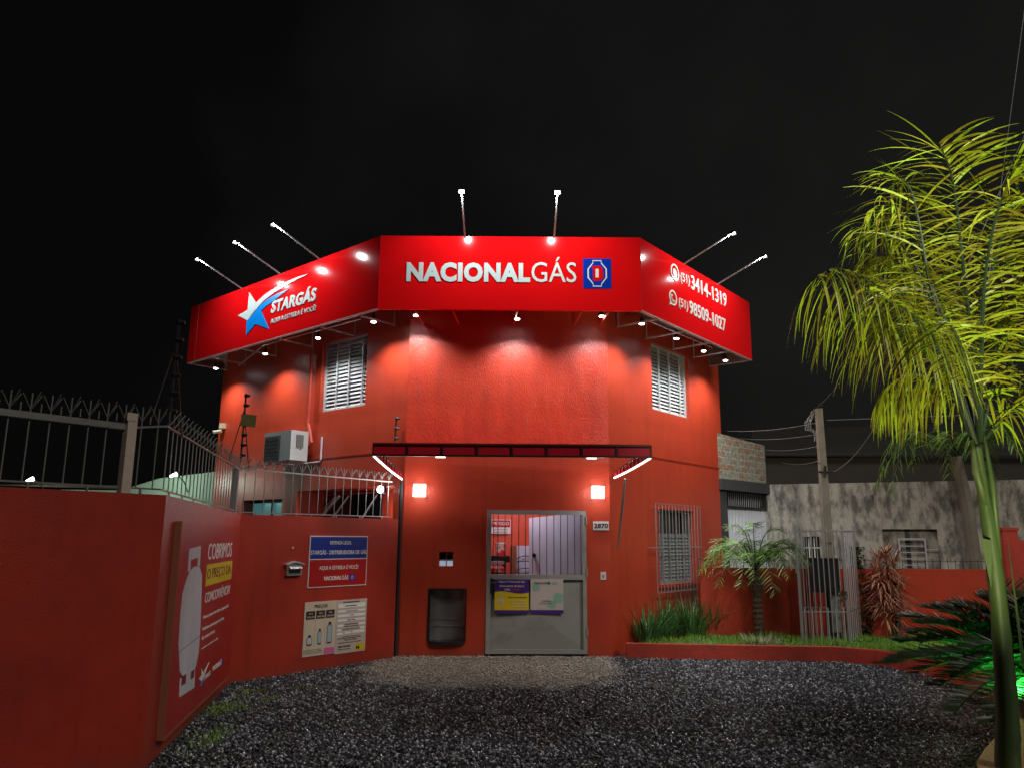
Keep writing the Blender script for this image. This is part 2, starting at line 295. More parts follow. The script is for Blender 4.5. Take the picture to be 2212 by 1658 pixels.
def text(st,x0,x1,z0,z1,y,m,parent,name='lettering',bold=0,th=.004,shear=0,label=None,rot=0):
    cu=bpy.data.curves.new(name,'FONT'); cu.body=st; cu.size=1; cu.offset=bold; cu.extrude=.5; cu.shear=shear; cu.resolution_u=3; cu.space_character=1+bold*1.5
    t=bpy.data.objects.new('t',cu); COL.objects.link(t); bpy.context.view_layer.update()
    me=bpy.data.meshes.new_from_object(t.evaluated_get(bpy.context.evaluated_depsgraph_get())); bpy.data.objects.remove(t); bpy.data.curves.remove(cu)
    co=np.zeros(len(me.vertices)*3); me.vertices.foreach_get('co',co); co=co.reshape(-1,3); a=co.min(0); b=co.max(0)
    X=(co[:,0]-a[0])/(b[0]-a[0])*(x1-x0)+x0; Z=(co[:,1]-a[1])/(b[1]-a[1])*(z1-z0)+z0; Y=y-(co[:,2]-a[2])/(b[2]-a[2])*th
    if rot:
        cx,cz=(x0+x1)/2,(z0+z1)/2; X,Z=cx+(X-cx)*cos(rot)-(Z-cz)*sin(rot),cz+(X-cx)*sin(rot)+(Z-cz)*cos(rot)
    o0=ORG.get(parent.name,(0,0,0)); me.vertices.foreach_set('co',np.stack([X-o0[0],Y-o0[1],Z-o0[2]],1).ravel()); me.materials.clear(); me.materials.append(m); me.update(); me.name=name
    o=bpy.data.objects.new(name,me); COL.objects.link(o); o.parent=parent; ORG[o.name]=tuple(o0)
    if label: o['label']=label
    return o
def wall_grid(s0,s1,z0,z1,holes,th):
    """a wall slab with real openings"""
    m=MB(); S=sorted({s0,s1,*[h[0] for h in holes],*[h[1] for h in holes]}); Z=sorted({z0,z1,*[h[2] for h in holes],*[h[3] for h in holes]})
    def inh(a,b): return any(h[0]<a<h[1] and h[2]<b<h[3] for h in holes)
    for i in range(len(S)-1):
        for j in range(len(Z)-1):
            a,b,c,d=S[i],S[i+1],Z[j],Z[j+1]
            if inh((a+b)/2,(c+d)/2): continue
            m.add([(a,0,c),(b,0,c),(b,0,d),(a,0,d)],[(0,1,2,3)]); m.add([(a,th,c),(b,th,c),(b,th,d),(a,th,d)],[(3,2,1,0)])
    for a,b,c,d in holes:
        m.add([(a,0,c),(a,th,c),(a,th,d),(a,0,d)],[(0,1,2,3)]); m.add([(b,0,c),(b,th,c),(b,th,d),(b,0,d)],[(3,2,1,0)])
        m.add([(a,0,d),(b,0,d),(b,th,d),(a,th,d)],[(0,3,2,1)]); m.add([(a,0,c),(b,0,c),(b,th,c),(a,th,c)],[(0,1,2,3)])
    for (a,c),(b,d) in (((s0,z0),(s0,z1)),((s1,z0),(s1,z1)),((s0,z0),(s1,z0)),((s0,z1),(s1,z1))): m.add([(a,0,c),(b,0,d),(b,th,d),(a,th,c)],[(0,1,2,3)])
    return m
def place(o,F): # put a mesh built in face coordinates
    o.matrix_world=F.M@o.matrix_world; return o
def fpart(mb,name,m,parent,F,label=None,smooth=False):
    """part of a world-frame thing, built in a face's coordinates"""
    o=mb.build(name,m,None,(0,0,0),smooth); o.parent=parent; o.matrix_basis=F.M; ORG[o.name]=(0,0,0)
    if label: o['label']=label
    return o
# ---------------------------------------------------------------- ground
bed=[(1.68,11.72),(3.4,11.58),(4.6,11.5),(5.05,11.2),(5.3,10.6),(5.38,10.0),(5.3,9.2),(5.0,8.2),(4.5,7.3),(3.95,6.65),(3.45,6.05),(3.2,5.72),(3.0,5.3),(2.9,4.4),(2.85,3.2)]
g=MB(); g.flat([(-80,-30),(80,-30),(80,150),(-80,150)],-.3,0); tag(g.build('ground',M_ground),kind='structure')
lawnpts=[(x+.07,y+.03) for x,y in bed]+[(9.5,3.2),(12,13.05),(3.1,13.05)]
l=MB(); l.flat(lawnpts,.02,.17); tag(l.build('lawn_bed',M_soil),kind='structure')
c=MB()
def curbstrip(pts,w,z0,z1,mb):
    n=len(pts); nr=[]
    for i in range(n):
        t=(V3((*pts[min(i+1,n-1)],0))-V3((*pts[max(i-1,0)],0))).normalized(); nr.append((-t.y,t.x))
    for i in range(n-1):
        p,q=pts[i],pts[i+1]; p2=(p[0]+nr[i][0]*w,p[1]+nr[i][1]*w); q2=(q[0]+nr[i+1][0]*w,q[1]+nr[i+1][1]*w)
        k=[(*p,z0),(*q,z0),(*q2,z0),(*p2,z0),(*p,z1),(*q,z1),(*q2,z1),(*p2,z1)]
        mb.add(k,[(4,5,6,7),(0,1,5,4),(2,3,7,6)]+([(3,0,4,7)] if i==0 else [])+([(1,2,6,5)] if i==n-2 else []))
curbstrip(bed[:9],.13,0,.205,c); solo(c.build('planter_curb',M_curb),None,(0,0,0),'low red painted curb edging the grass bed in front of the shop','curb')
c=MB(); curbstrip([(5.0,8.2),(4.5,7.3),(3.95,6.65),(3.45,6.05),(3.2,5.72),(3.0,5.3),(2.9,4.4),(2.85,3.2)],.3,0,.21,c); solo(c.build('tan_curb',M_tan),None,(0,0,0),'tan stone curb at the foot of the tall palm trunk','curb')
# gravel stones
def inside(x,y,P):
    r=np.zeros(x.shape,bool); n=len(P)
    for i in range(n):
        x1,y1=P[i]; x2,y2=P[(i+1)%n]
        with np.errstate(divide='ignore',invalid='ignore'): k=((y1>y)!=(y2>y))&(x<(x2-x1)*(y-y1)/(y2-y1+1e-12)+x1)
        r^=k
    return r
open_=[(-2.66,6.1),(-3.25,9.55),(-1.64,11.6),(-1.58,11.74),(1.49,11.84),(1.68,11.72)]+bed[1:]+[(2.4,4.6),(-1.6,4.6)]
N0=105000; X=rng.uniform(-3.3,5.4,N0); Y=4.8+7.1*rng.random(N0)**1.15; k=inside(X,Y,open_); X=X[k];Y=Y[k]; n=len(X)
base=np.array([(1,0,0),(0,1,0),(-1,0,0),(0,-1,0),(.2,.2,1),(-.1,.1,-1)],float)
S=rng.uniform(.008,.020,n)[:,None,None]; V=base[None]*S*rng.uniform(.6,1.35,(n,6,3)); V[:,:,2]*=.7
a=rng.uniform(0,2*pi,n); b=rng.normal(0,.5,n); ca,sa=np.cos(a)[:,None],np.sin(a)[:,None]; cb,sb=np.cos(b)[:,None],np.sin(b)[:,None]
y2=V[:,:,1]*cb-V[:,:,2]*sb; z2=V[:,:,1]*sb+V[:,:,2]*cb; x2=V[:,:,0]*ca-y2*sa; y3=V[:,:,0]*sa+y2*ca
W=np.stack([x2+X[:,None],y3+Y[:,None],z2+rng.uniform(.002,.014,n)[:,None]],2).reshape(-1,3)
fb=np.array([(0,1,4),(1,2,4),(2,3,4),(3,0,4),(1,0,5),(2,1,5),(3,2,5),(0,3,5)]); Fc=(fb[None]+6*np.arange(n)[:,None,None]).reshape(-1,3)
def fastmesh(name,W,Fc,m,kf=3):
    me=bpy.data.meshes.new(name); me.vertices.add(len(W)); me.vertices.foreach_set('co',W.astype(np.float32).ravel()); me.loops.add(Fc.size); me.polygons.add(len(Fc))
    me.loops.foreach_set('vertex_index',Fc.astype(np.int32).ravel()); me.polygons.foreach_set('loop_start',np.arange(0,Fc.size,kf,dtype=np.int32)); me.update(calc_edges=True); me.validate(); me.materials.append(m)
    o=bpy.data.objects.new(name,me); COL.objects.link(o); return o
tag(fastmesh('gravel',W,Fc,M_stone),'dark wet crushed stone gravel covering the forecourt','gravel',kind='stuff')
# lawn blades
P=lawnpts; n=60000; X=rng.uniform(1.7,9,n); Y=rng.uniform(4.5,13.05,n); k=inside(X,Y,P)&((Y>9.8)|(rng.random(n)<.5)); X=X[k];Y=Y[k]; n=len(X)
a=rng.uniform(0,2*pi,n); h=rng.uniform(.03,.085,n)*(1+.5*np.sin(X*5)*np.sin(Y*4)); w_=.006; lx=rng.normal(0,.025,n); ly=rng.normal(0,.025,n)
W=np.stack([np.stack([X-np.cos(a)*w_,Y-np.sin(a)*w_,np.full(n,.165)],1),np.stack([X+np.cos(a)*w_,Y+np.sin(a)*w_,np.full(n,.165)],1),np.stack([X+lx,Y+ly,.17+h],1)],1).reshape(-1,3)
tag(fastmesh('grass',W,np.arange(3*n).reshape(-1,3),M_blade),'short green grass filling the red curbed bed','grass',kind='stuff')
# small weeds in the gravel at left
W=[];
for cx,cy,rr,nn in ((*atz(485,1530)[:2],.16,260),(*atz(470,1585)[:2],.1,120),(*atz(440,1610)[:2],.12,100),(*atz(590,1510)[:2],.08,50),(*atz(520,1500)[:2],.1,50)):
    for _ in range(nn):
        x=random.gauss(cx,rr*.7); y=random.gauss(cy,rr*1.3); q=random.uniform(0,6.3); W+=[(x-cos(q)*.006,y-sin(q)*.006,.0),(x+cos(q)*.006,y+sin(q)*.006,.0),(x+random.gauss(0,.03),y+random.gauss(0,.03),random.uniform(.02,.055))]
tag(fastmesh('weeds',np.array(W),np.arange(len(W)).reshape(-1,3),M_blade),'small green weeds growing through gravel beside the poster wall','weeds',kind='stuff')
# ---------------------------------------------------------------- the shop building
shop=thing('shop_building','two storey red shop building with canted corners and barred front gate','building')
ZT=5.95
# front wall
gx0,gx1,gz0,gz1=FF.box([(1052,1100),(1267,1416)]); gz0=.0; gx1+=.015
nb=FF.box([(928,1273),(1003,1384)]); wb=FF.box([(949,1191),(978,1222)])
zs=FF.px(1106,975)[1]
fpart(wall_grid(0,FF.L,0,zs,[(gx0,gx1,0,gz1),nb,wb],.22),'front_wall',M_wall,shop,FF)
fpart(wall_grid(0,FF.L,zs,ZT,[],.22),'upper_front_wall',M_rough,shop,FF,'rough textured red plaster above the awning')
# left wall
h1=FL.box([(698,742),(788,728),(694,890),(788,874)]); ha=FL.box([(525,1077),(609,1085)]); ha=(FL.px(523,1090)[0],FL.px(610,1090)[0],.9,FL.px(565,1078)[1])
hb=(FL.px(640,1090)[0],FL.px(849,1090)[0],0,FL.px(745,1054)[1])
zj=FL.px(805,979)[1]
fpart(wall_grid(0,FL.L,0,ZT,[h1,ha,hb],.22),'left_wall',M_wall,shop,FL)
h2=FR.box([(1406,744),(1486,770),(1410,883),(1486,899)]); h3=FR.box([(1422,1098),(1497,1104),(1500,1255),(1426,1262)])
fpart(wall_grid(0,FR.L,0,ZT,[h2,h3],.22),'right_wall',M_wall,shop,FR)
# joint lines
for F in (FL,FR):
    z=F.px(805,979)[1] if F is FL else F.px(1500,1002)[1]
    fpart(MB().box(.01,F.L-.01,-.006,.0,z-.012,z-.004).box(.01,F.L-.01,-.009,.0,z+.006,z+.016),'wall_joint',M_wall,shop,F)
bk=[FL.pt(0,0,-.22),FL.pt(0,0,-6),FR.pt(FR.L,0,-6),FR.pt(FR.L,0,-.22)]
m=MB()
for p,q in ((bk[0],bk[1]),(bk[1],bk[2]),(bk[2],bk[3])): m.add([(p.x,p.y,0),(q.x,q.y,0),(q.x,q.y,ZT),(p.x,p.y,ZT)],[(0,1,2,3)])
m.build('back_wall',M_wall,shop)
rp=[FL.pt(.02,0,-.02),FL.pt(FL.L,0,-.02),FR.pt(0,0,-.02),FR.pt(FR.L-.02,0,-.02),bk[2],bk[1]]
MB().flat([(p.x,p.y) for p in rp],ZT-.12,ZT-.002).build('roof',M_darkwall,shop)
MB().flat([(p.x,p.y) for p in [FL.pt(.3,0,-.3),FL.pt(FL.L-.1,0,-.3),FR.pt(.1,0,-.3),FR.pt(FR.L-.3,0,-.3),bk[2],bk[1]]],2.92,3.0).build('floor_slab',M_ind,shop)
# windows with louvres
def louvre(F,h,n,m,cols=(0,.28,.55,.84,1),dep=.12,back=M_glassd,top=1.0):
    a,b,c,d=h; w_=fpart(MB().box(a,a+.04,dep-.05,dep+.03,c,d).box(b-.04,b,dep-.05,dep+.03,c,d).box(a+.04,b-.04,dep-.05,dep+.03,c,c+.04).box(a+.04,b-.04,dep-.05,dep+.03,d-.04,d),'window',m,shop,F)
    x=MB()
    for k in cols[1:-1]: x.box(a+(b-a)*k-.013,a+(b-a)*k+.013,dep-.055,dep-.032,c+.04,d-.04)
    def sub(mb,nm,mm): o=mb.build(nm,mm,None,(0,0,0)); o.parent=w_; return o
    sub(x,'mullion',m)
    x=MB(); st=(d-c-.1)/n
    for i in range(int(n*top)):
        z=c+.05+st*i; x.add([(a+.045,dep-.03,z),(b-.045,dep-.03,z),(b-.045,dep+.015,z+st*1.06),(a+.045,dep+.015,z+st*1.06),(a+.045,dep-.025,z-.004),(b-.045,dep-.025,z-.004),(b-.045,dep+.02,z+st*1.06-.004),(a+.045,dep+.02,z+st*1.06-.004)],[(0,1,2,3),(7,6,5,4),(0,4,5,1)])
    sub(x,'louvre',m)
    sub(MB().box(a-.03,b+.03,dep+.09,dep+.12,c-.03,d+.03),'pane',back)
    return w_
louvre(FL,h1,17,M_alu); louvre(FR,h2,17,M_alu)
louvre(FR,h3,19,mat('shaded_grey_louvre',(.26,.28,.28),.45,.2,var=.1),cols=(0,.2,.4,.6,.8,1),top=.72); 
fpart(MB().box(h3[0]-.04,h3[1]+.04,-.05,.1,h3[2]-.05,h3[2]-.001),'window_sill',M_wall,shop,FR)
# recess behind the boundary wall
a,b,c,d=hb
fpart(MB().box(a-.05,b+.02,.6,.68,0,d+.02).box(a-.06,a-.001,.221,.6,0,d).box(b+.001,b+.06,.221,.6,0,d),'recess_wall',M_wall,shop,FL)
fpart(MB().box(a-.05,b+.02,.221,.68,d+.001,d+.08),'recess_ceiling',M_wall,shop,FL)
ow=(FL.px(652,1090,-.6)[0],FL.px(826,1090,-.6)[0],.9,FL.px(740,1068,-.6)[1])
wq=fpart(MB().box(ow[0],ow[1],.585,.598,ow[2],ow[3]),'window',M_glassd,shop,FL,'wide dark window with slanting white rails behind the railing')
x=MB(); W_=ow[1]-ow[0]; zb,zt=ow[3]-.62,ow[3]
for k,(q0,q1,r) in enumerate(((.05,.46,.018),(.12,.50,.03),(.32,.62,.014),(.70,.95,.012))): x.tube([(ow[0]+W_*q0,.57,zb),(ow[0]+W_*q1,.57,zt-.02)],r,5)
o=x.build('rail',M_wht,None,(0,0,0)); o.parent=wq
o=MB().box(ow[0]-.05,ow[0],.56,.61,ow[2],ow[3]+.04).box(ow[0],ow[1],.56,.61,ow[3],ow[3]+.03).build('frame',M_pipe,None,(0,0,0)); o.parent=wq
wq=fpart(MB().box(ha[0]-.02,ha[1]+.02,.25,.27,.85,ha[3]+.02),'window',M_teal,shop,FL,'small teal lit window low on the left wall')
o=MB().box(ha[0],ha[1],.2,.24,ha[3]-.05,ha[3]).box((ha[0]+ha[1])/2-.01,(ha[0]+ha[1])/2+.01,.2,.24,.9,ha[3]-.05).build('frame',M_dark,None,(0,0,0)); o.parent=wq
# interior seen through the gate
i0=gx0-.7; i1=gx1+.25
m=MB(); m.box(i0,i1,1.9,1.95,0,2.9)
m.box(i0-.05,i0,.221,1.95,0,2.9).box(i1,i1+.05,.221,1.95,0,2.9)
fpart(m,'interior_wall',M_inred,shop,FF); fpart(MB().box(i0,i1,.221,1.9,.001,.02),'interior_floor',M_conc,shop,FF)
dq=FF.px(1143,1118,-.75),FF.px(1256,1105,-.25)
id_=fpart(MB().add([(dq[0][0],.75,.02),(dq[1][0]+.05,.25,.02),(dq[1][0]+.05,.25,dq[1][1]),(dq[0][0],.75,dq[0][1]),(dq[0][0]+.02,.79,.02),(dq[1][0]+.07,.29,.02),(dq[1][0]+.07,.29,dq[1][1]),(dq[0][0]+.02,.79,dq[0][1])],[(0,1,2,3),(7,6,5,4),(0,3,7,4),(1,5,6,2),(3,2,6,7)]),'inner_door',M_ind,shop,FF,'white steel inner door standing open')
x=MB()
dx=lambda u,z,o=0:(dq[0][0]+(dq[1][0]+.05-dq[0][0])*u,.75-.5*u-o,z)
c0=[(.04,.1),(.96,.1),(.96,dq[1][1]-.05),(.04,dq[0][1]-.06)]; mid=(.5,1.05)
for i in range(4):
    p,q=c0[i],c0[(i+1)%4]; x.add([dx(*p,.004),dx(*q,.004),dx(*mid,.035)],[(0,1,2)])
o=x.build('pressed_panel',M_ind,None,(0,0,0)); o.parent=id_
o=MB().tube([dx(.09,1.42,.0),dx(.09,1.42,.05)],.018,8).tube([dx(.09,1.42,.05),dx(.09,1.42,.09)],[.035,.03],10).build('handle',M_black,None,(0,0,0)); o.parent=id_
# ---- front gate
gate=fpart(MB().box(gx0+.003,gx0+.07,-.02,.05,.04,gz1-.003).box(gx1-.06,gx1-.003,-.02,.05,.04,gz1-.003).box(gx0+.07,gx1-.06,-.02,.05,gz1-.063,gz1-.003).box(gx0+.07,gx1-.06,-.02,.05,.04,.10),'gate',M_gate,shop,FF,'grey metal gate with bars above and a solid panel below')
def gsub(mb,n_,m_): o=mb.build(n_,m_,None,(0,0,0)); o.parent=gate; return o
zm=FF.px(1150,1243)[1]; 
gsub(MB().box(gx0+.07,gx1-.06,-.022,.045,zm-.05,zm+.02),'middle_rail',M_gate)
pz0,pz1=.10,zm-.05; px0,px1=gx0+.07,gx1-.06; cx,cz=(px0+px1)/2,(pz0+pz1)/2
x=MB(); cs=[(px0,pz0),(px1,pz0),(px1,pz1),(px0,pz1)]
for i in range(4): p,q=cs[i],cs[(i+1)%4]; x.add([(p[0],.03,p[1]),(q[0],.03,q[1]),(cx,-.018,cz)],[(0,1,2)]); 
gsub(x,'panel',M_gate)
for pxx in (1061.5,1076,1091,1106,1121,1135.5,1151,1166,1181,1196.5,1211,1226,1241,1256):
    s=FF.px(pxx,1115)[0]; s=min(max(s,px0+.03),px1-.02); gsub(MB().tube([(s,.01,zm+.02),(s,.01,gz1-.06)],.006,6),'bar',M_dark)
hs=FF.px(1062,1257,.03)
gsub(MB().box(hs[0]-.02,hs[0]+.02,-.035,-.02,hs[1]-.16,hs[1]+.06).tube([(hs[0],-.035,hs[1]),(hs[0],-.08,hs[1]),(hs[0]+.11,-.085,hs[1])],.010,6).box(hs[0]-.012,hs[0]+.012,-.045,-.035,hs[1]-.1,hs[1]-.07),'handle',M_black)
for z in (.35,1.2,1.95): gsub(MB().tube([(gx1-.002,-.03,z-.06),(gx1-.002,-.03,z+.06)],.012,6),'hinge',M_gate)
# interior things
def fthing(name,label,cat,F,s,d,z,group=None): return thing(name,label,cat,F,(s,-d,z),group)
q=FF.box([(1061,1121),(1103,1152)],-1.88); t=fthing('danger_sign','red and white danger sign on the wall behind the gate bars','sign',FF,q[0],-1.87,q[2])
w_=q[1]-q[0]; MB().box(q[0],q[1],1.87,1.885,q[2],q[3]).build('plate',M_wht,t); zz=q[2]+(q[3]-q[2])*.47
MB().box(q[0]+.01,q[1]-.01,1.864,1.869,zz,q[3]-.01).build('red_band',M_dred,t); text('PERIGO',q[0]+.03,q[1]-.03,zz+.035,q[3]-.04,1.863,M_wht,t,bold=.01)
for k in range(3): text(('ENTRADA PROIBIDA','SOMENTE PESSOAL','AUTORIZADO')[k],q[0]+.05,q[1]-.05,zz-.055-.045*k,zz-.03-.045*k,1.869,M_ink,t)
s,z=FF.px(1081,1184,-1.3); t=fthing('red_canister','red and white round tin behind the left end of the gate bars','tin',FF,s,-1.3,z-.12)
MB().tube([(s,1.3,z-.12),(s,1.3,z+.08)],.085,18).build('body',M_bag,t); MB().tube([(s,1.3,z+.081),(s,1.3,z+.1)],.088,18).build('lid',M_wht,t); MB().tube([(s-.03,1.3,z-.2),(s-.03,1.3,z-.121)],.03,8).build('foot',M_black,t)
s,z=FF.px(1077,1205,-1.15); t=fthing('counter','black counter top with shelf behind the gate bars','counter',FF,s,-1.2,0.02)
MB().box(s-.5,s+.18,1.05,1.5,z-.06,z+.04).build('counter_top',M_black,t); MB().box(s-.48,s+.12,1.1,1.45,.02,z-.06).build('base',M_ink,t)
s,z=FF.px(1076,1232,-.7); t=fthing('plastic_bag','printed plastic bag standing in front of the black counter','bag',FF,s,-.7,.9)
m=MB(); 
for i in range(10):
    zz=z-.35+i*.055; r=.13+.02*sin(i*1.7)-.03*(i>7); 
m.tube([(s-.02,.72,z-.4+i*.055) for i in range(11)],[.12+.02*sin(i*1.9)-.03*(i>8) for i in range(11)],12); m.build('bag_body',M_bag,t); MB().box(s-.13,s+.1,.6,.62,z+.10,z+.15).build('label',M_wht,t)
s,z=FF.px(1122,1190,-1.4); sh=FF.box([(1112,1178),(1148,1243)],-1.6); t=fthing('wire_shelf','pale wire shelf rack partly hidden by the inner door','shelf',FF,sh[0],-1.6,.3)
MB().box(sh[0]+.04,sh[1]+.25,1.85,1.88,.3,sh[3]).build('back_panel',M_ind,t); MB().box(sh[0]-.06,sh[0]+.03,1.55,1.89,.3,sh[3]).build('side_panel',M_edge,t)
for zz in (.55,.85,1.1,1.3): MB().tube([(sh[0]+.04,1.6,zz),(sh[1]+.2,1.6,zz)],.008,5).tube([(sh[0]+.04,1.6,zz+.05),(sh[0]+.14,1.8,zz+.08),(sh[1]+.2,1.8,zz+.08)],.008,5).build('shelf',M_dark,t)
# niche (half round metal bin) and small lit square window
a,b,c,d=nb; t=fthing('wall_bin','dark curved metal bin set into the wall left of the gate','bin',FF,(a+b)/2,0,c)
m=MB(); n=14; vs=[];fs=[]
for j in range(9):
    zz=c+(d-c)*j/8
    for i in range(n+1):
        q=pi*i/n; vs.append((a+.012+(b-a-.024)*(1-cos(q))/2, .01+.17*sin(q)*(1 if j else 1)-.0+.004*(j in(3,4)), zz))
for j in range(8):
    for i in range(n): k=j*(n+1)+i; fs.append((k,k+1,k+n+2,k+n+1))
m.add(vs,fs); m.build('curved_back',M_bin,t,smooth=True)
m=MB(); lip=[(a+(b-a)*(1-cos(pi*i/n))/2,-.02-.07*sin(pi*i/n)) for i in range(n+1)]
m.flat([(x_,y_) for x_,y_ in lip]+[(b,.2),(a,.2)],c-.035,c+.004); m.build('lip',M_black,t)
for zz in (c+.20,c+.30): m=MB(); m.tube([(a+.02+(b-a-.04)*(1-cos(pi*i/n))/2 , .0+.16*sin(pi*i/n),zz) for i in range(n+1)],.004,5); m.build('ridge',M_bin,t)
MB().box(a-.02,a,-.02,.16,c,d).box(b,b+.02,-.02,.16,c,d).box(a-.02,b+.02,-.02,.16,d,d+.025).build('frame',M_black,t)
a,b,c,d=wb; t=fthing('peep_window','small square glazed opening left of the gate showing the lit room','window',FF,(a+b)/2,0,c)
zc=c+(d-c)*.42; MB().box(a,b,.16,.2,zc,d).build('dark_pane',M_glassd,t); MB().box(a,b,.16,.2,c,zc-.001).build('light_pane',mat('pale_lit_pane',(.5,.55,.62),.4,emit=(.5,.6,.75),es=.5),t)
MB().box((a+b)/2-.008,(a+b)/2+.008,.13,.15,c,d).box(a,b,.12,.129,zc-.01,zc+.01).build('crossbar',M_barw,t); text('24',a+.1,b-.06,d-.05,d-.02,.158,M_wht,t)
# number plate, switch
a,b,c,d=FF.box([(1281,1125),(1315,1144)]); a-=.0; t=fthing('house_number_plate','white plate with black house number 2870 right of the gate','number plate',FF,(a+b)/2,0,c)
MB().box(a,b,-.012,0,c,d).build('plate',M_plate,t); text('2870',a+.015,b-.012,c+.03,d-.03,-.012,M_ink,t,bold=.035)
a,b,c,d=FF.box([(1297,1234),(1309,1251)]); t=fthing('doorbell_switch','small white switch plate right of the gate below the house number','switch',FF,(a+b)/2,0,c)
MB().box(a,b,-.014,0,c,d).build('plate',M_plate,t); MB().box((a+b)/2-.012,(a+b)/2+.012,-.022,-.014,(c+d)/2-.025,(c+d)/2+.02).build('button',M_steel,t)
# gate posters
def gpos(pts): return FF.box(pts,.03)
a,b,c,d=gpos([(1069,1250),(1142,1324)]); t=fthing('purple_yellow_poster','purple and yellow regulator replacement poster on the gate panel','poster',FF,(a+b)/2,.03,c)
MB().box(a,b,-.034,-.028,c,d).build('sheet',M_purple,t); wv=[(a+(b-a)*i/14,c+(d-c)*(.615+.035*sin(i/14*6.0+.3))) for i in range(15)]
MB().poly([(a,c+(d-c)*.1),(b,c+(d-c)*.1)]+wv[::-1],-.037,-.0345).build('yellow_area',M_yel,t)
for k,(st,f0,f1) in enumerate((('FAÇA A TROCA DO SEU',.12,.88),('REGULADOR DE GÁS A',.14,.86),)): text(st,a+(b-a)*f0,a+(b-a)*f1,d-.052-.055*k,d-.022-.055*k,-.035,M_wht,t,bold=.004)
text('CADA',a+(b-a)*.28,a+(b-a)*.46,d-.158,d-.13,-.035,M_wht,t,bold=.004); text('5 ANOS!',a+(b-a)*.5,a+(b-a)*.72,d-.158,d-.13,-.035,M_pipe,t,bold=.02)
for k in range(4): text(('PARA SUA SEGURANÇA','E DE SUA FAMÍLIA','TROQUE O REGULADOR','E A MANGUEIRA')[k],a+(b-a)*(.4+.04*k),b-.03,c+(d-c)*(.45-.09*k),c+(d-c)*(.49-.09*k),-.038,M_ink if k==0 else M_wht,t)
MB().disc(a+.09,c+(d-c)*.36,.045,-.039,-.0375).box(a+.083,a+.097,-.039,-.0375,c+(d-c)*.16,c+(d-c)*.56).build('regulator_picture',M_cyl,t); MB().disc(a+.09,c+(d-c)*.36,.022,-.041,-.0392).build('regulator_dial',M_yel,t)
a,b,c,d=gpos([(1146,1249),(1217,1324)]); t=fthing('payment_poster','white poster with pale green shapes on the right of the gate panel','poster',FF,(a+b)/2,.03,c)
MB().box(a,b,-.034,-.028,c,d).build('sheet',M_mpaper,t); MB().box(a,b,-.037,-.0345,c,c+.05).build('purple_foot',M_purple,t)
text('PAGUE COM',a+.06,a+(b-a)*.5,d-.075,d-.045,-.0345,M_ink,t); x=(a+b)/2+.03; z=d-.06; MB().poly([(x-.03,z),(x,z+.03),(x+.03,z),(x,z-.03)],-.037,-.0345).build('diamond_mark',M_dgreen,t)
text('pix',x+.05,x+.13,z-.03,z+.03,-.0345,M_green,t)
def rdiam(x,z,r,mb): mb.poly([(x+r*sum(((abs(cos(q))**.6)*(1 if cos(q)>0 else -1),))*1,z+r*(abs(sin(q))**.6)*(1 if sin(q)>0 else -1)) for q in [2*pi*k/16 for k in range(16)]],-.0365,-.0345)
for _x,_z,_r in ((b-.075,c+.22,.07),(b-.17,c+.13,.055),(a+.08,d-.12,.055)): m=MB(); rdiam(_x,_z,_r,m); m.build('green_shape',M_green,t)
text('STARGÁS',a+.17,b-.19,c+.17,c+.19,-.0345,M_ink,t); text('51 3414-1319',a+.14,b-.17,c+.135,c+.15,-.0345,M_ink,t)
# ---------------------------------------------------------------- fascia sign
Z0,Z1=4.975,6.10
sg=thing('fascia_sign','long red illuminated fascia sign wrapping three sides of the upper storey','sign')
def spart(mb,name,m,F,label=None): return fpart(mb,name,m,sg,F,label)
def stext(st,F,x0,x1,z0,z1,m,**k):
    k.setdefault('th',.012); o=text(st,x0,x1,z0,z1,-.002,m,sg,**k); o.matrix_basis=F.M; return o
TH_=.06
spart(MB().box(0,SF.L,0,TH_,Z0,Z1),'front_panel',M_sign,SF)
spart(MB().box(0,SL.L-.002,0,TH_,Z0,Z1),'left_panel',M_sign,SL); spart(MB().box(.002,SR.L,0,TH_,Z0,Z1),'right_panel',M_sign,SR)
for F,s in ((SL,0),(SR,SR.L)): # end returns and their pale edges
    spart(MB().box(s-.0 if s==0 else s-.018,s+.018 if s==0 else s,TH_,.85,Z0,Z1),'end_panel',M_sign,F); spart(MB().box(s+.019 if s==0 else s-.04,s+.04 if s==0 else s-.019,TH_+.001,.85,Z0,Z1),'inner_lining',M_signback,F)
    spart(MB().box(s-.0 if s==0 else s-.04,s+.04 if s==0 else s,TH_,.85,Z0-.012,Z0-.001),'bottom_edge',M_barw,F)
spart(MB().box(.3,.312,-.003,-.0005,Z0,Z1),'panel_seam',M_pipe,SL)
for F in (SF,SL,SR): spart(MB().box(.01,F.L-.01,0,TH_,Z0-.012,Z0-.001),'bottom_trim',M_barw if F is not SF else M_sign,F)
spart(MB().box(-.003,.004,-.004,-.001,Z0,Z1),'corner_seam',M_awn,SF); spart(MB().box(SF.L-.004,SF.L+.003,-.004,-.001,Z0,Z1),'corner_seam',M_awn,SF)
# back of the cabinets: deck closing the gap to the wall higher up
spart(MB().box(.3,SL.L-.4,.061,.74,Z0+.32,Z0+.34),'soffit',M_signback,SL); spart(MB().box(.1,SF.L-.1,.061,.72,Z0+.32,Z0+.34),'soffit',M_signback,SF); spart(MB().box(.4,SR.L-.1,.061,.74,Z0+.32,Z0+.34),'soffit',M_signback,SR)
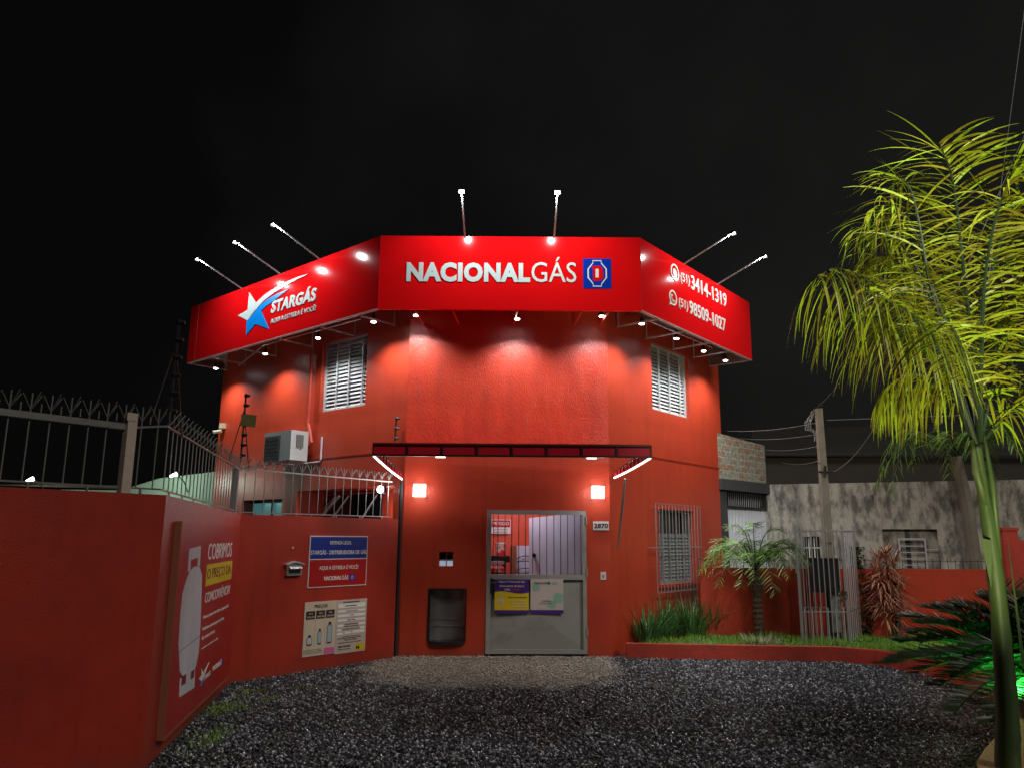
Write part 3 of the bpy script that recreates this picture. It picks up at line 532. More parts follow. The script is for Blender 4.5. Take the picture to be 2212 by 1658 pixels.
# brackets
def bracket(F,s,sk=0):
    spart(MB().tube([(s,.03,Z0-.02),(s+sk,.72,Z0-.03),],.017,4).tube([(s+sk,.70,Z0-.03),(s+sk,.70,Z0+.3)],.014,4),'bracket',M_steel if F is not SF else M_pipe,F)
for s in (.95,2.0,3.15,4.35,5.35): bracket(SL,s)
for s in (.55,1.1,2.05,3.0,3.4): bracket(SF,s,.05 if s<2 else -.05)
for s in (.5,1.4,2.35,3.15): bracket(SR,s)
spart(MB().tube([(.7,.7,Z0-.03),(2.6,.1,Z0-.03),(5.2,.15,Z0-.02)],.014,4),'brace',M_steel,SL); spart(MB().tube([(.5,.15,Z0-.03),(2.6,.1,Z0-.04)],.010,4),'brace',M_steel,SR)
# lettering, front
def fb(F,x0,y0,x1,y1): q=F.box([(x0,y0),(x1,y1)]); return q
a,b,c,d=fb(SF,879,567,1145,611); stext('NACIONAL',SF,a,b,c,d,M_white,bold=.05,name='bold_lettering')
a,b,c,d=fb(SF,1148,556,1245,611); stext('GÁS',SF,a,b,c,d,M_white,bold=.0,name='thin_lettering')
a,b,c,d=fb(SF,1259,559,1321,624); spart(MB().box(a,b,-.008,-.001,c,d),'logo_square',M_blue,SF)
cx,cz=(a+b)/2,(c+d)/2; sw,shh=(b-a)/2,(d-c)/2
def octo(k): return [(cx+sw*u*k,cz+shh*v*k) for u,v in ((-.36,1),(.36,1),(.36,.82),(.78,.34),(.78,-.34),(.36,-.82),(.36,-1),(-.36,-1),(-.36,-.82),(-.78,-.34),(-.78,.34),(-.36,.82))]
o1,o2=octo(.88),octo(.80); m=MB(); nn=len(o1)
o2=[(cx+(x-cx)*.92,z) for x,z in octo(.82)]
for i in range(nn): j=(i+1)%nn; m.add([(o1[i][0],-.011,o1[i][1]),(o1[j][0],-.011,o1[j][1]),(o2[j][0],-.011,o2[j][1]),(o2[i][0],-.011,o2[i][1])],[(3,2,1,0)])
spart(m,'logo_outline',M_wht,SF)
spart(MB().poly([(cx+sw*u,cz+shh*v) for u,v in ((-.38,.42),(-.30,.5),(.2,.5),(.42,.3),(.42,-.3),(.2,-.5),(-.30,-.5),(-.3,.3))],-.012,-.0085),'logo_letter',M_sign,SF)
spart(MB().box(cx-sw*.12,cx+sw*.1,-.014,-.0125,cz-shh*.28,cz+shh*.30),'logo_bar',M_wht,SF)
# lettering, left: star logo, traced on the panel plane
def tr(pts): return [SL.px(650*.5818+zx/2.0729*.5818,650*.5818+zy/2.0729*.5818) for zx,zy in pts]
spart(MB().poly(tr([(575,905),(625,985),(690,925),(770,872),(860,825),(950,785),(1032,763),(950,802),(860,850),(770,905),(690,965),(640,1020),(600,1065),(563,1122),(487,1082),(562,1040)]),-.012,-.001),'star_logo_white',M_white,SL)
spart(MB().poly(tr([(566,1124),(605,1070),(660,1005),(720,955),(790,915),(878,880),(800,940),(740,985),(700,1015),(665,1048),(725,1185),(622,1148),(552,1235),(553,1125)]),-.013,-.001),'star_logo_blue',M_lblue,SL)
def skewtext(st,F,P,m,name,bold,shear=0,th=.012):
    # P: left-bottom, right-bottom, right-top in view pixels, on the plane
    l=F.px(*P[0]); r=F.px(*P[1]); tt=F.px(*P[2]); o=text(st,l[0],r[0],l[1],l[1]+(tt[1]-r[1]),-.002,m,sg,name=name,bold=bold,shear=shear,th=th)
    me=o.data; co=np.zeros(len(me.vertices)*3); me.vertices.foreach_get('co',co); co=co.reshape(-1,3); co[:,2]+=(co[:,0]-l[0])/(r[0]-l[0])*(r[1]-l[1]); me.vertices.foreach_set('co',co.ravel()); me.update(); o.matrix_basis=F.M; return o
zz=lambda zx,zy:(378.2+zx*.28067,378.2+zy*.28067)
skewtext('STARGÁS',SL,[zz(740,1068),zz(1088,966),zz(1088,845)],M_white,'bold_lettering',.035,.15)
skewtext('AQUI A ESTRELA É VOCÊ!',SL,[zz(737,1152),zz(1086,1048),zz(1086,995)],M_white,'slogan_lettering',.0,.1)
# right: phone numbers
yy=lambda zx,zy:(1309+zx*.24559,436.3+zy*.24559)
skewtext('(51)',SR,[yy(652,718),yy(733,752),yy(733,655)],M_wht,'area_code_lettering',.0)
skewtext('3414-1319',SR,[yy(747,770),yy(1058,930),yy(1058,815)],M_wht,'phone_number_lettering',.012)
skewtext('(51)',SR,[yy(638,940),yy(718,975),yy(718,880)],M_wht,'area_code_lettering',.0)
skewtext('98509-1027',SR,[yy(732,985),yy(1050,1145),yy(1050,1035)],M_wht,'phone_number_lettering',.012)
def ringp(F,c_,r_,nm):
    p=F.px(*yy(*c_)); rz=F.px(*yy(c_[0],c_[1]-r_))[1]-p[1]
    spart(MB().ring(p[0],p[1],rz*.8,rz,-.012,-.001),nm,M_wht,F); return p,rz
p,rz=ringp(SR,(601,622),72,'icon_ring'); spart(MB().disc(p[0],p[1],rz*.45,-.01,-.001),'phone_icon',M_wht,SR)
p,rz=ringp(SR,(586,845),66,'icon_ring')
spart(MB().poly([(p[0]-rz*.75,p[1]-rz*.5),(p[0]-rz*.95,p[1]-rz*1.1),(p[0]-rz*.3,p[1]-rz*.9)],-.012,-.001),'speech_tail',M_wht,SR)
def handset(p,r): 
    a=[]; 
    for k in range(9): q=R(165+15*k*.95); a.append((p[0]+.62*r*cos(q)+.15*r,p[1]+.62*r*sin(q)+.15*r))
    m=MB(); m.tube([(x,-.008,z) for x,z in a],[.17*r,.2*r,.13*r,.1*r,.1*r,.1*r,.13*r,.2*r,.17*r],6); return m
spart(handset(p,rz),'phone_icon',M_wht,SR)
# ---------------------------------------------------------------- lamps
def arm_lamp():
    t=thing('arm_floodlight','','floodlight',None,(0,0,0))
    MB().tube([(0,.03,-.02),(0,-.85,.32)],.014,8).build('arm',M_armw,t)
    MB().box(-.042,.042,-.895,-.83,.325,.345).box(-.05,-.042,-.895,-.825,.295,.345).box(.042,.05,-.895,-.825,.295,.345).build('lamp_head',M_black,t)
    MB().add([(-.036,-.885,.322),(.036,-.885,.322),(.036,-.83,.303),(-.036,-.83,.303),(-.036,-.885,.324),(.036,-.885,.324),(.036,-.83,.305),(-.036,-.83,.305)],[(3,2,1,0),(4,5,6,7),(0,1,5,4),(2,3,7,6)]).build('lens',M_lens,t)
    light('lamp_light','SPOT',(0,-.84,.28),58,(.95,.98,1),(0,.0,-.45),parent=t,spot_size=R(140),spot_blend=.6,shadow_soft_size=.022)
    return t
P_arm=[(SL,523,615,'leftmost angled floodlight on a long arm above the star logo side'),(SL,606,585,'middle angled floodlight arm above the star logo side'),(SL,691,552,'angled floodlight arm nearest the corner on the star logo side'),(SF,1004,512,'left floodlight on upright arm above the large white lettering'),(SF,1197,512,'right floodlight on upright arm above the large white lettering'),(SR,1477,568,'bright floodlight arm above the phone numbers, nearer the corner'),(SR,1550,610,'floodlight arm above the phone numbers, nearer the far right end')]
pa=None
for F,x,y,lb in P_arm:
    s=F.px(x,y)[0]; t=pa=arm_lamp() if pa is None else copy_tree(pa)
    t.matrix_world=F.M@M4.Translation((s,0,Z1)); t['label']=lb; t['group']='floodlights on arms above the fascia sign'
def down_lamp():
    t=thing('downlight','','downlight',None,(0,0,0))
    MB().tube([(0,0,.17),(0,0,.08)],.012,6).build('stem',M_dark,t)
    MB().tube([(0,0,.09),(0,0,.03),(0,0,.0)],[.02,.035,.045],12).build('housing',M_dark,t)
    MB().tube([(0,0,.0),(0,0,-.012)],[.041,.035],12).build('lens',M_lens2,t)
    light('lamp_light','SPOT',(0,0,-.03),112,(.97,.98,1),(0,.0,-1),parent=t,spot_size=R(140),spot_blend=.7,shadow_soft_size=.05)
    return t
P_dn=[(SL,466,795,'downlight at the far left end under the red fascia'),(SL,573,764,'second downlight from the left end under the red fascia'),(SL,687,730,'downlight above the left louvred window'),(SL,807,695,'downlight under the fascia just left of the front corner'),
 (SF,899,681,'dark housed downlight at the left of the front plaster wall'),(SF,1117,689,'downlight under the middle of the front fascia'),(SF,1300,683,'dark housed downlight at the right of the front plaster wall'),
 (SR,1386,699,'downlight under the fascia just right of the front corner'),(SR,1461,731,'downlight above the right louvred window'),(SR,1520,758,'second downlight from the far right end under the fascia'),(SR,1567,778,'downlight at the far right end under the red fascia')]
pd=None
for F,x,y,lb in P_dn:
    s,z=F.px(x,y,-.36)
    if pd is None: pd=down_lamp(); t=pd
    else: t=copy_tree(pd)
    t.matrix_world=F.M@M4.Translation((s,.36,z)); t['label']=lb; t['group']='downlights under the fascia sign'
for x,y,lb in ((906,1058,'glowing square wall lamp left of the gate under the awning'),(1292,1062,'glowing square wall lamp right of the gate above the number plate')):
    s,z=FF.px(x,y,.08); t=fthing('wall_lamp',lb,'wall lamp',FF,s,0,z-.1,'square wall lamps under the awning')
    MB().box(s-.09,s+.09,-.10,-.02,z-.09,z+.09).build('glass_shade',M_sconce,t); MB().box(s-.07,s+.07,-.02,0,z-.07,z+.07).build('back_plate',M_black,t)
    light('lamp_light','POINT',(s-s,-.19,.1),8,(1,.97,.95),parent=t,shadow_soft_size=.08)
# floodlight in the recess
s,z=FL.px(823,1056,.05); t=fthing('recess_floodlight','bright white floodlight behind the railing beside the left awning end','floodlight',FL,s,.05,z)
MB().disc(s,z,.055,-.08,-.05,14,.05).build('lens',M_lens,t); MB().box(s-.07,s+.07,-.05,0,z-.06,z+.06).build('housing',M_black,t)
light('lamp_light','SPOT',(0,-.05,0),11,(.95,.97,1),(-.6,-.4,-.7),parent=t,spot_size=R(150),spot_blend=.5,shadow_soft_size=.04)
light('recess_light','POINT',FL.pt(FL.px(800,1090)[0],2.1,-.35),7,(1,.95,.95),shadow_soft_size=.05)
# ---------------------------------------------------------------- awning
YF=9.65; AWx=[atY(805,966,YF),atY(1408,978,YF)]; zt=atY(1106,959,YF).z; zb_=atY(1106,986,YF).z
AF=Face((AWx[0].x,AWx[0].y),(AWx[1].x,AWx[1].y)); aw=thing('awning','dark red framed flat awning over the gate with lit side edges','awning',AF,(0,0,zb_))
LA=AF.L; n=8
m=MB(); m.box(0,LA,-.02,.02,zb_,zb_+.022).box(0,LA,-.02,.02,zt-.022,zt)
for i in range(n+1): s=LA*i/n; m.box(max(s-.013,0),min(s+.013,LA),-.019,.019,zb_+.022,zt-.022)
m.build('fascia_frame',M_awnf,aw); MB().box(.01,LA-.01,.0,.006,zb_+.01,zt-.01).build('fascia_sheet',M_awn,aw)
DB=2.0
MB().add([(0,.02,zt+.004),(LA,.02,zt+.004),(LA-.05,DB,zt+.05),(.05,DB,zt+.05),(0,.02,zt+.014),(LA,.02,zt+.014),(LA-.05,DB,zt+.06),(.05,DB,zt+.06)],[(3,2,1,0),(4,5,6,7),(0,1,5,4),(1,2,6,5),(3,0,4,7)]).build('roof_sheet',M_awn,aw)
for sgn,s0,bp,bs_ in ((1,0.015,(868,1034),(866,1000)),(-1,LA-.015,(1327,1031),(1330,1000))):
    sb,zbk=FF.px(*bp,.02); P=AF.M.inverted()@FF.pt(sb,zbk,.02); P=V3((P.x,P.y,P.z))
    F0=V3((s0,.02,zb_)); q=[F0+(P-F0)*k+V3((0,0,-.012*sin(pi*k))) for k in (0,.2,.4,.6,.8,1)]
    MB().tube(q,.013,6).build('led_strip',M_led,aw)
    up=[p+V3((0,0,.14-.05*i/5)) for i,p in enumerate(q)]; m=MB()
    m.tube(up,.010,4)
    for i in range(len(q)-1):
        for k in (0,.5): p=q[i].lerp(q[i+1],k); u_=up[i].lerp(up[i+1],k); m.tube([p+V3((0,0,.015)),u_],.009,4)
    m.build('side_frame',M_awnf,aw)
    m=MB()
    for i in range(len(q)-1): m.add([q[i]+V3((sgn*-.004,0,.02)),q[i+1]+V3((sgn*-.004,0,.02)),up[i+1]+V3((sgn*-.004,0,0)),up[i]+V3((sgn*-.004,0,0))],[(0,1,2,3)])
    m.build('side_sheet',M_awn,aw)
for x,y in ((950,984),(1280,989)):
    s=AF.px(x,y)[0]; MB().box(s-.06,s+.06,.06,.12,zb_-.005,zb_+.02).build('under_lamp',M_led,aw)
    light('lamp_light','SPOT',(s,.5,.0),26,(1,.86,.66),(s,.75,-2),parent=aw,spot_size=R(110),spot_blend=.6,shadow_soft_size=.08)
for s in (.05,LA-.05): light('led_light','AREA',(s,1.1,-.1),3,(1,.97,.9),(s,1.1,-2),parent=aw,shape='RECTANGLE',size=.05,size_y=1.8)
# downpipe and awning prop
p0=atY(848,1042,11.4); p1=FF.pt(FF.px(857,1412,.05)[0],.02,.05); q0=FF.pt(FF.px(856,1040,.05)[0],FF.px(856,1040,.05)[1],.05)
solo(MB().tube([(0,0,0),(0,-.0,q0.z)],.028,8).build('drain_pipe',M_dark),None,(p1.x-.02,p1.y,.01),'dark drain pipe running down the corner beside the boundary wall','pipe')
pp=[atY(1350,1033,11.0),atY(1346,1080,11.15),atY(1335,1183,11.55)]; solo(MB().tube([p-pp[2] for p in pp],[.014,.02,.012],6).build('awning_prop',M_steel),None,pp[2],'thin slanting grey rod hanging from the right awning end','rod')
# ---------------------------------------------------------------- wall fittings on the left wall
a,b,c,d=FL.box([(573,928),(645,925),(575,998),(640,996)],.3); a0=FL.px(573,960,.42)[0]; a1=FL.px(630,960,.42)[0]; c=FL.px(600,995,.42)[1]; d=FL.px(600,932,.42)[1]
t=fthing('air_conditioner','pale grey outdoor air conditioning unit on the left wall','air conditioner',FL,(a0+a1)/2,0,c)
MB().box(a0,a1,-.44,-.10,c,d).build('casing',M_ac,t)
m=MB()
for i in range(16): x_=a0+.03+(a1-a0)*.56*i/16; m.box(x_,x_+.012,-.452,-.441,c+.05,d-.08)
for i in range(7): z_=c+.05+(d-c-.13)*i/6; m.box(a0+.02,a0+.03+(a1-a0)*.58,-.456,-.452,z_-.004,z_+.004)
m.build('grille',M_acg,t); MB().box(a0+.02,a0+.02+(a1-a0)*.58,-.446,-.4405,c+.04,d-.07).build('grille_back',M_black,t)
MB().box(a1+.001,a1+.012,-.34,-.2,d-.28,d-.07).build('side_cover',M_acg,t)
MB().tube([(a0+.1,-.4,c-.02),(a0+.1,0,c-.02)],.014,4).tube([(a1-.1,-.4,c-.02),(a1-.1,0,c-.02)],.014,4).tube([(a0-.02,-.02,c-.02),(a1+.25,-.02,c-.02),(a1+.28,-.02,c+.02),(a1+.28,-.02,d-.1)],.016,6).build('bracket',M_plate,t)
ps=[FL.px(x,y,.06) for x,y in ((674,742),(672,800),(669,860),(666,915),(670,935),(673,955),(668,964),(655,966))]; t=fthing('refrigerant_pipe','orange painted pipe running up from the air conditioner to the fascia','pipe',FL,ps[-1][0],.06,ps[-1][1])
MB().tube([(s,-.06,z) for s,z in ps],.03,8).build('pipe_run',M_pipe,t); MB().tube([(ps[-1][0],-.06,ps[-1][1]),(ps[-1][0]-.06,-.2,ps[-1][1]-.03),(a1+.01,-.25,c+.2)],.012,6).build('cable',M_black,t)
s,z=FL.px(480,920,.05); t=fthing('security_camera','cream security camera at the far left edge of the building','camera',FL,s,0,z-.08)
MB().box(s-.05,s+.05,-.09,0,z-.04,z+.06).build('junction_box',M_cam,t); MB().tube([(s,-.05,z-.04),(s,-.07,z-.09)],.012,6).tube([(s+.04,-.08,z-.1),(s-.1,-.17,z-.12)],[.03,.035],10).build('camera_body',M_cam,t)
# electric fence rods
def rod(p,h,nins,label,stay=True,plate=False,r=.013,name='electric_fence_rod'):
    t=thing(name,label,'fence rod',None,tuple(p)); o=p
    m=MB(); m.tube([o,V3(o)+V3((.01,0,h))],r,5); 
    m.build('rod',M_dark,t)
    if stay: MB().tube([V3(o)+V3((-.16,0,0)),V3(o)+V3((.0,0,h*.75))],.007,4).tube([V3(o)+V3((.12,0,-.1)),V3(o)+V3((.01,0,h*.7))],.007,4).build('stay',M_dark,t)
    for i in range(nins): z=V3(o)+V3((.012,0,h*(.12+.85*i/(nins-1)))); MB().tube([z+V3((-.02,0,0)),z+V3((.0,0,0)),z+V3((.05,0,0))],[.02,.028,.016],8).build('insulator',M_black,t)
    if plate: z=V3(o)+V3((.06,-.03,h*.62)); MB().add([z+V3(v) for v in ((-.09,0,-.08),(.11,0,-.1),(.12,0,.06),(-.08,0,.08),(-.09,.006,-.08),(.11,.006,-.1),(.12,.006,.06),(-.08,.006,.08))],[(0,1,2,3),(7,6,5,4)]).build('warning_plate',M_yplate,t)
    return t
pt_=atY(519,1000,10.2); rod(pt_,atY(531,850,10.2).z-pt_.z,7,'black electric fence rod with insulators and yellowish plate before the left wall',plate=True)
pt_=atY(364,915,6.5); rod(pt_,atY(366,690,6.5).z-pt_.z,6,'tall dark electric fence mast above the poster wall corner',r=.016)
q=FL.px(853,952,.1); pt_=FL.pt(FL.px(853,952,.1)[0],q[1],.1); rod(pt_,.36,3,'short fence rod standing on the left end of the awning',stay=False)
# ---------------------------------------------------------------- boundary wall (three stretches) with its railings
bw=thing('boundary_wall','red painted boundary wall folding round the left of the forecourt','wall')
def slab(F,z0,z1,s0=0,s1=None,th=.16): # top height changes along it
    s1=F.L if s1 is None else s1; m=MB(); n=40
    vs=[(s0,0,0),(s1,0,0),(s1,0,z1),(s0,0,z0),(s0,th,0),(s1,th,0),(s1,th,z1),(s0,th,z0)]
    m.add(vs,[(0,1,2,3),(7,6,5,4),(3,2,6,7),(1,5,6,2),(0,3,7,4)]); return m
fpart(slab(LW,2.0,2.0),'wall_panel',M_bwall,bw,LW,'long dark red stretch at the far left'); fpart(slab(PW,2.0,1.945,.0),'wall_panel',M_bwall,bw,PW,'stretch that carries the big poster'); fpart(slab(FW,1.945,1.945),'wall_panel',M_bwall,bw,FW,'stretch that carries the price boards and mailbox')
def railing(F,ppx_t,ppx_b,nb,label,wide,m_,lone=None):
    """ppx_t: pixels of the top rail's two ends, ppx_b: of the bottom rail's, on the wall's centre plane"""
    dd=-.08; (s0,z0),(s1,z1)=[F.px(*p,dd) for p in ppx_t]; (u0,w0),(u1,w1)=[F.px(*p,dd) for p in ppx_b]
    s0=u0=(s0+u0)/2 if lone is None else lone; s1=u1=(s1+u1)/2
    t=thing('spiked_railing',label,'railing',F,(s0,.08,w0),'spiked railings on the boundary wall')
    if lone is not None:
        k=(z1-z0)/(F.px(*ppx_t[1],dd)[0]-F.px(*ppx_t[0],dd)[0]); z0=z1+k*(s0-s1)
    m=MB()
    if wide: m.box(s0,s1-.28,.055,.105,z0-.02,z0+.025); m.tube([(s1-.28,.08,z0),(s1,.08,z1)],.010,4)
    else: m.tube([(s0,.08,z0),(s1,.08,z1)],.012,4)
    m.build('top_rail',m_,t); MB().tube([(u0,.08,w0),(u1,.08,w1)],.009,4).build('bottom_rail',m_,t)
    proto=None
    H=z0-w0
    for i in range(nb):
        k=(i+.5)/nb; s=s0+(s1-s0)*k; zt_=z0+(z1-z0)*k; zb=w0+(w1-w0)*k; top=.13
        m=MB(); m.tube([(s,.08,zb-.0),(s,.08,zt_+top)],.0052,5)
        m.tube([(s,.08,zt_+.01),(s-.07,.06,zt_+top-.01)],.004,4).tube([(s,.08,zt_+.01),(s+.07,.10,zt_+top-.01)],.004,4).tube([(s,.08,zt_+.01),(s+.02,-.0,zt_+top)],.005,4)
        o=m.build('bar',m_,t)
        if i%3==1: MB().tube([(s+.04,.08,1.92),(s+.04,.08,zb)],.010,4).build('foot',m_,t)
        if wide and i<nb-1: s2=s+(s1-s0)/nb/2; MB().tube([(s2,.08,zt_),(s2,.08,zt_+.06)],.005,4).build('spike',m_,t)
    return t
railing(LW,((150,897),(361,920)),((150,1045),(344,1056)),24,'spiked railing on the far left wall with a flat top rail',True,M_bar,lone=LW.px(361,920,-.08)[0]-3.2)
railing(PW,((361,920),(518,1013)),((346,1056),(514,1104)),24,'spiked railing of closely seen bars above the poster',False,M_bar)
railing(FW,((518,1011),(849,1040)),((516,1105),(842,1115)),18,'spiked railing between the poster corner and the shop',False,M_steel)
s=LW.px(268,1057,-.05)[0]; zt_=LW.px(277,890,-.02)[1]; solo(MB().box(-.036,.036,-.03,.04,0,zt_-1.995).box(-.05,.03,-.035,-.029,zt_-1.995-.06,zt_-1.995).build('wooden_post',M_wood),LW,(s,.05,1.995),'square pale wooden post in the far left railing','post')
s=PW.L-.03; solo(MB().box(-.035,.035,-.035,.035,0,PW.px(516,1014,-.08)[1]-1.945).build('steel_post',M_steel),PW,(s,.09,1.95),'grey steel corner post where two spiked railings meet','post')
# ---------------------------------------------------------------- signs on the front stretch
a,b,c,d=FW.box([(669,1156),(790,1158),(664,1264),(789,1262)]); t=fthing('dealer_sign','blue and red dealer sign with white border on the boundary wall','sign',FW,(a+b)/2,0,c)
MB().box(a,b,-.014,0,c,d).build('plate',M_wht,t); zm_=c+(d-c)*.545
MB().box(a+.012,b-.012,-.017,-.0145,zm_+.006,d-.012).build('blue_field',M_dblue,t); MB().box(a+.012,b-.012,-.017,-.0145,c+.012,zm_-.006).build('red_field',M_dred,t)
w_=b-a; h_=d-c
text('REVENDA LEGAL',a+w_*.33,a+w_*.70,c+h_*.83,c+h_*.90,-.0175,M_wht,t,bold=.004); text('STARGÁS - DISTRIBUIDORA DE GÁS',a+w_*.02,b-w_*.02,c+h_*.635,c+h_*.735,-.0175,M_wht,t,bold=.004)
text('AQUI A ESTRELA É VOCÊ!',a+w_*.17,a+w_*.84,c+h_*.325,c+h_*.43,-.0175,M_wht,t,bold=.004); text('NACIONAL',a+w_*.26,a+w_*.55,c+h_*.13,c+h_*.21,-.0175,M_wht,t,bold=.02); text('GÁS',a+w_*.56,a+w_*.67,c+h_*.13,c+h_*.235,-.0175,M_wht,t)
x=a+w_*.70; MB().box(x,x+w_*.08,-.019,-.0175,c+h_*.105,c+h_*.23).build('logo_square',M_blue,t); MB().ring(x+w_*.04,c+h_*.168,.018,.023,-.021,-.0195,kx=.8).build('logo_outline',M_wht,t)
a,b,c,d=FW.box([(658,1298),(723,1292),(656,1415),(721,1409)]); d-=.02; t=fthing('price_board','cream price board with three gas bottle pictures','board',FW,(a+b)/2,0,c)
w_=b-a; h_=d-c; MB().box(a,b,-.012,0,c,d).build('board',M_cream,t); text('PREÇOS',a+w_*.3,a+w_*.7,d-h_*.13,d-h_*.055,-.0125,M_ink,t,bold=.01)
for k in range(3):
    x0=a+w_*(.05+.31*k); x1=x0+w_*.27; MB().box(x0,x1,-.0145,-.0125,c+h_*.68,c+h_*.83).build('price_tag',M_ink,t); text(('P13','P20','P45')[k],x0+w_*.08,x1-w_*.08,c+h_*.765,c+h_*.8,-.015,M_cream,t); text('000,00',x0+w_*.03,x1-w_*.02,c+h_*.70,c+h_*.74,-.015,M_cream,t)
    if k: MB().box(x0-w_*.022,x0-w_*.018,-.0135,-.0125,c+h_*.2,c+h_*.83).build('divider_line',M_acg,t)
    xc=(x0+x1)/2; hh=(.16,.26,.37)[k]*h_; rw=(.085,.06,.085)[k]*w_; zb0=c+h_*.2
    MB().poly([(xc-rw,zb0+.012),(xc+rw,zb0+.012),(xc+rw,zb0+hh*.8),(xc+rw*.7,zb0+hh*.93),(xc+rw*.4,zb0+hh),(xc-rw*.4,zb0+hh),(xc-rw*.7,zb0+hh*.93),(xc-rw,zb0+hh*.8)],-.015,-.0125).build('bottle_picture',M_cylo,t)
    MB().poly([(xc-rw*.8,zb0+.018),(xc+rw*.8,zb0+.018),(xc+rw*.8,zb0+hh*.78),(xc+rw*.5,zb0+hh*.9),(xc-rw*.5,zb0+hh*.9),(xc-rw*.8,zb0+hh*.78)],-.0165,-.0152).build('bottle_highlight',M_cyl2 if k else M_cyl,t)
    MB().box(xc-rw*.5,xc+rw*.5,-.0165,-.0152,zb0+hh-.004,zb0+hh+.02).box(xc-rw*.8,xc+rw*.8,-.016,-.0125,zb0,zb0+.01).build('valve_picture',M_ink,t)
MB().box(a+w_*.66,b-.008,-.0145,-.0125,c+.008,c+h_*.12).build('pink_label',M_pink,t)
for k in range(3): text('gás liquefeito para uso doméstico',a+.012,a+w_*.6,c+h_*(.11-.03*k),c+h_*(.125-.03*k),-.0125,M_acg,t)
a,b,c,d=FW.box([(727,1293),(788,1288),(727,1409),(787,1403)]); d-=.02; t=fthing('notice_board','greyish pink notice board of small print beside the price board','board',FW,(a+b)/2,0,c)
w_=b-a; h_=d-c; MB().box(a,b,-.012,0,c,d).build('board',M_paper,t)
m=MB(); 
for z0,z1,x0,x1 in ((.85,.93,.05,.95),(.77,.81,.05,.95),(.68,.73,.05,.95),(.60,.64,.05,.95),(.50,.54,.05,.24),(.51,.55,.74,.95),(.42,.46,.05,.18),(.43,.47,.8,.95),(.35,.39,.05,.24),(.36,.40,.29,.5),(.36,.41,.54,.95)): m.box(a+w_*x0,a+w_*x1,-.014,-.0125,c+h_*z0,c+h_*z1)
m.build('white_field',M_wht,t)
for st,z,x0,x1 in (('POSTO REVENDEDOR AUTORIZADO',.95,.2,.75),('CLASSE DE ARMAZENAMENTO',.878,.27,.65),('RAZÃO SOCIAL',.783,.3,.7),('CNPJ',.695,.44,.56),('ENDEREÇO COMPLETO',.61,.36,.62),('horário de funcionamento do posto revendedor',.53,.28,.72),('distribuidora e autorização da revenda',.49,.28,.72),('órgão regulador e telefones de contato',.44,.22,.76),('o consumidor pode reclamar',.30,.2,.8),('SOBRE PREÇO, QUALIDADE E PESO',.27,.05,.85),('DIRETO AO ÓRGÃO',.24,.3,.7),('central de relações com o consumidor',.19,.1,.85),('0800 970 0267',.115,.1,.5),('ligação gratuita',.07,.1,.5)): text(st,a+w_*x0,a+w_*x1,c+h_*z,c+h_*(z+(.028 if '0800' in st else .018)),-.0142,M_ink,t,bold=.03 if '0800' in st else 0)
MB().box(a+w_*.66,b-.012,-.0145,-.0125,c+.02,c+h_*.15).build('yellow_label',M_yel,t); text('M',a+w_*.69,a+w_*.79,c+h_*.05,c+h_*.11,-.015,M_ink,t,bold=.06)
a,b,c,d=FW.box([(614,1218),(649,1218),(614,1242),(648,1241)]); t=fthing('mailbox','small grey mailbox with pitched top on the boundary wall','mailbox',FW,(a+b)/2,0,c); zr=FW.px(632,1212)[1]; xm=(a+b)/2
MB().poly([(a+.01,c),(b-.01,c),(b-.01,d),(xm,zr-.01),(a+.01,d)],-.05,0).build('body',M_steel,t); MB().poly([(a-.01,d-.01),(xm,zr-.01),(b+.01,d-.01),(b+.01,d+.005),(xm,zr+.012),(a-.01,d+.005)],-.075,0).build('roof',M_alu,t)
MB().box(a+.04,b-.04,-.058,-.0505,c+.03,c+.075).build('slot',M_dark,t); MB().add([(a+.03,-.052,c+.12),(b-.03,-.052,c+.12),(b-.03,-.09,c+.085),(a+.03,-.09,c+.085),(a+.03,-.052,c+.124),(b-.03,-.052,c+.124),(b-.03,-.09,c+.089),(a+.03,-.09,c+.089)],[(4,5,6,7),(3,2,1,0),(2,3,7,6)]).build('flap',M_alu,t)
s,z=FW.px(632,1182); solo(MB().disc(0,0,.014,-.012,0,10).build('round_doorbell',M_plate),FW,(s,0,z),'tiny round pale doorbell on the wall above the mailbox','doorbell')
# ---------------------------------------------------------------- big poster
fx=lambda zx,zy:(560*.5818+zx/1.8422*.5818,1850*.5818+zy/1.8422*.5818)
dP=.05
P0=PW.px(*fx(205,140),dP); P1=PW.px(*fx(587,203),dP); P2=PW.px(*fx(552,1218),dP); P3=PW.px(*fx(100,1590),dP)
a=(P0[0]+P3[0])/2; b=(P1[0]+P2[0])/2; d=(P0[1]+P1[1])/2; c=(P2[1]+P3[1])/2
t=fthing('gas_poster','large red poster board with a grey gas cylinder and white lettering','poster',PW,(a+b)/2,0,c)
MB().box(a,b,-.05,-.001,c,d).build('board',M_board,t); MB().box(a-.022,a-.001,-.055,-.001,c-.01,d+.01).box(a,b,-.052,-.001,c-.022,c-.001).build('frame_edge',M_edge,t)
def pq(zx,zy): return PW.px(*fx(zx,zy),dP)
def ptext(st,lb,rb,rt,m,bold=0,y=-.0505,name='lettering',shear=0):
    l=pq(*lb); r=pq(*rb); q=pq(*rt); return text(st,l[0],r[0],(l[1]+r[1])/2,(l[1]+r[1])/2+(q[1]-r[1]),y,m,t,bold=bold,name=name,th=.002,shear=shear)
ptext('COBRIMOS',(388,413),(549,400),(549,304),M_wht,0); q0=pq(372,590); q1=pq(547,555); q2=pq(549,430)
MB().box(q0[0],q1[0],-.053,-.0505,(q0[1]+q1[1])/2,(q0[1]+q1[1])/2+(q2[1]-q1[1])).build('yellow_band',M_yel,t)
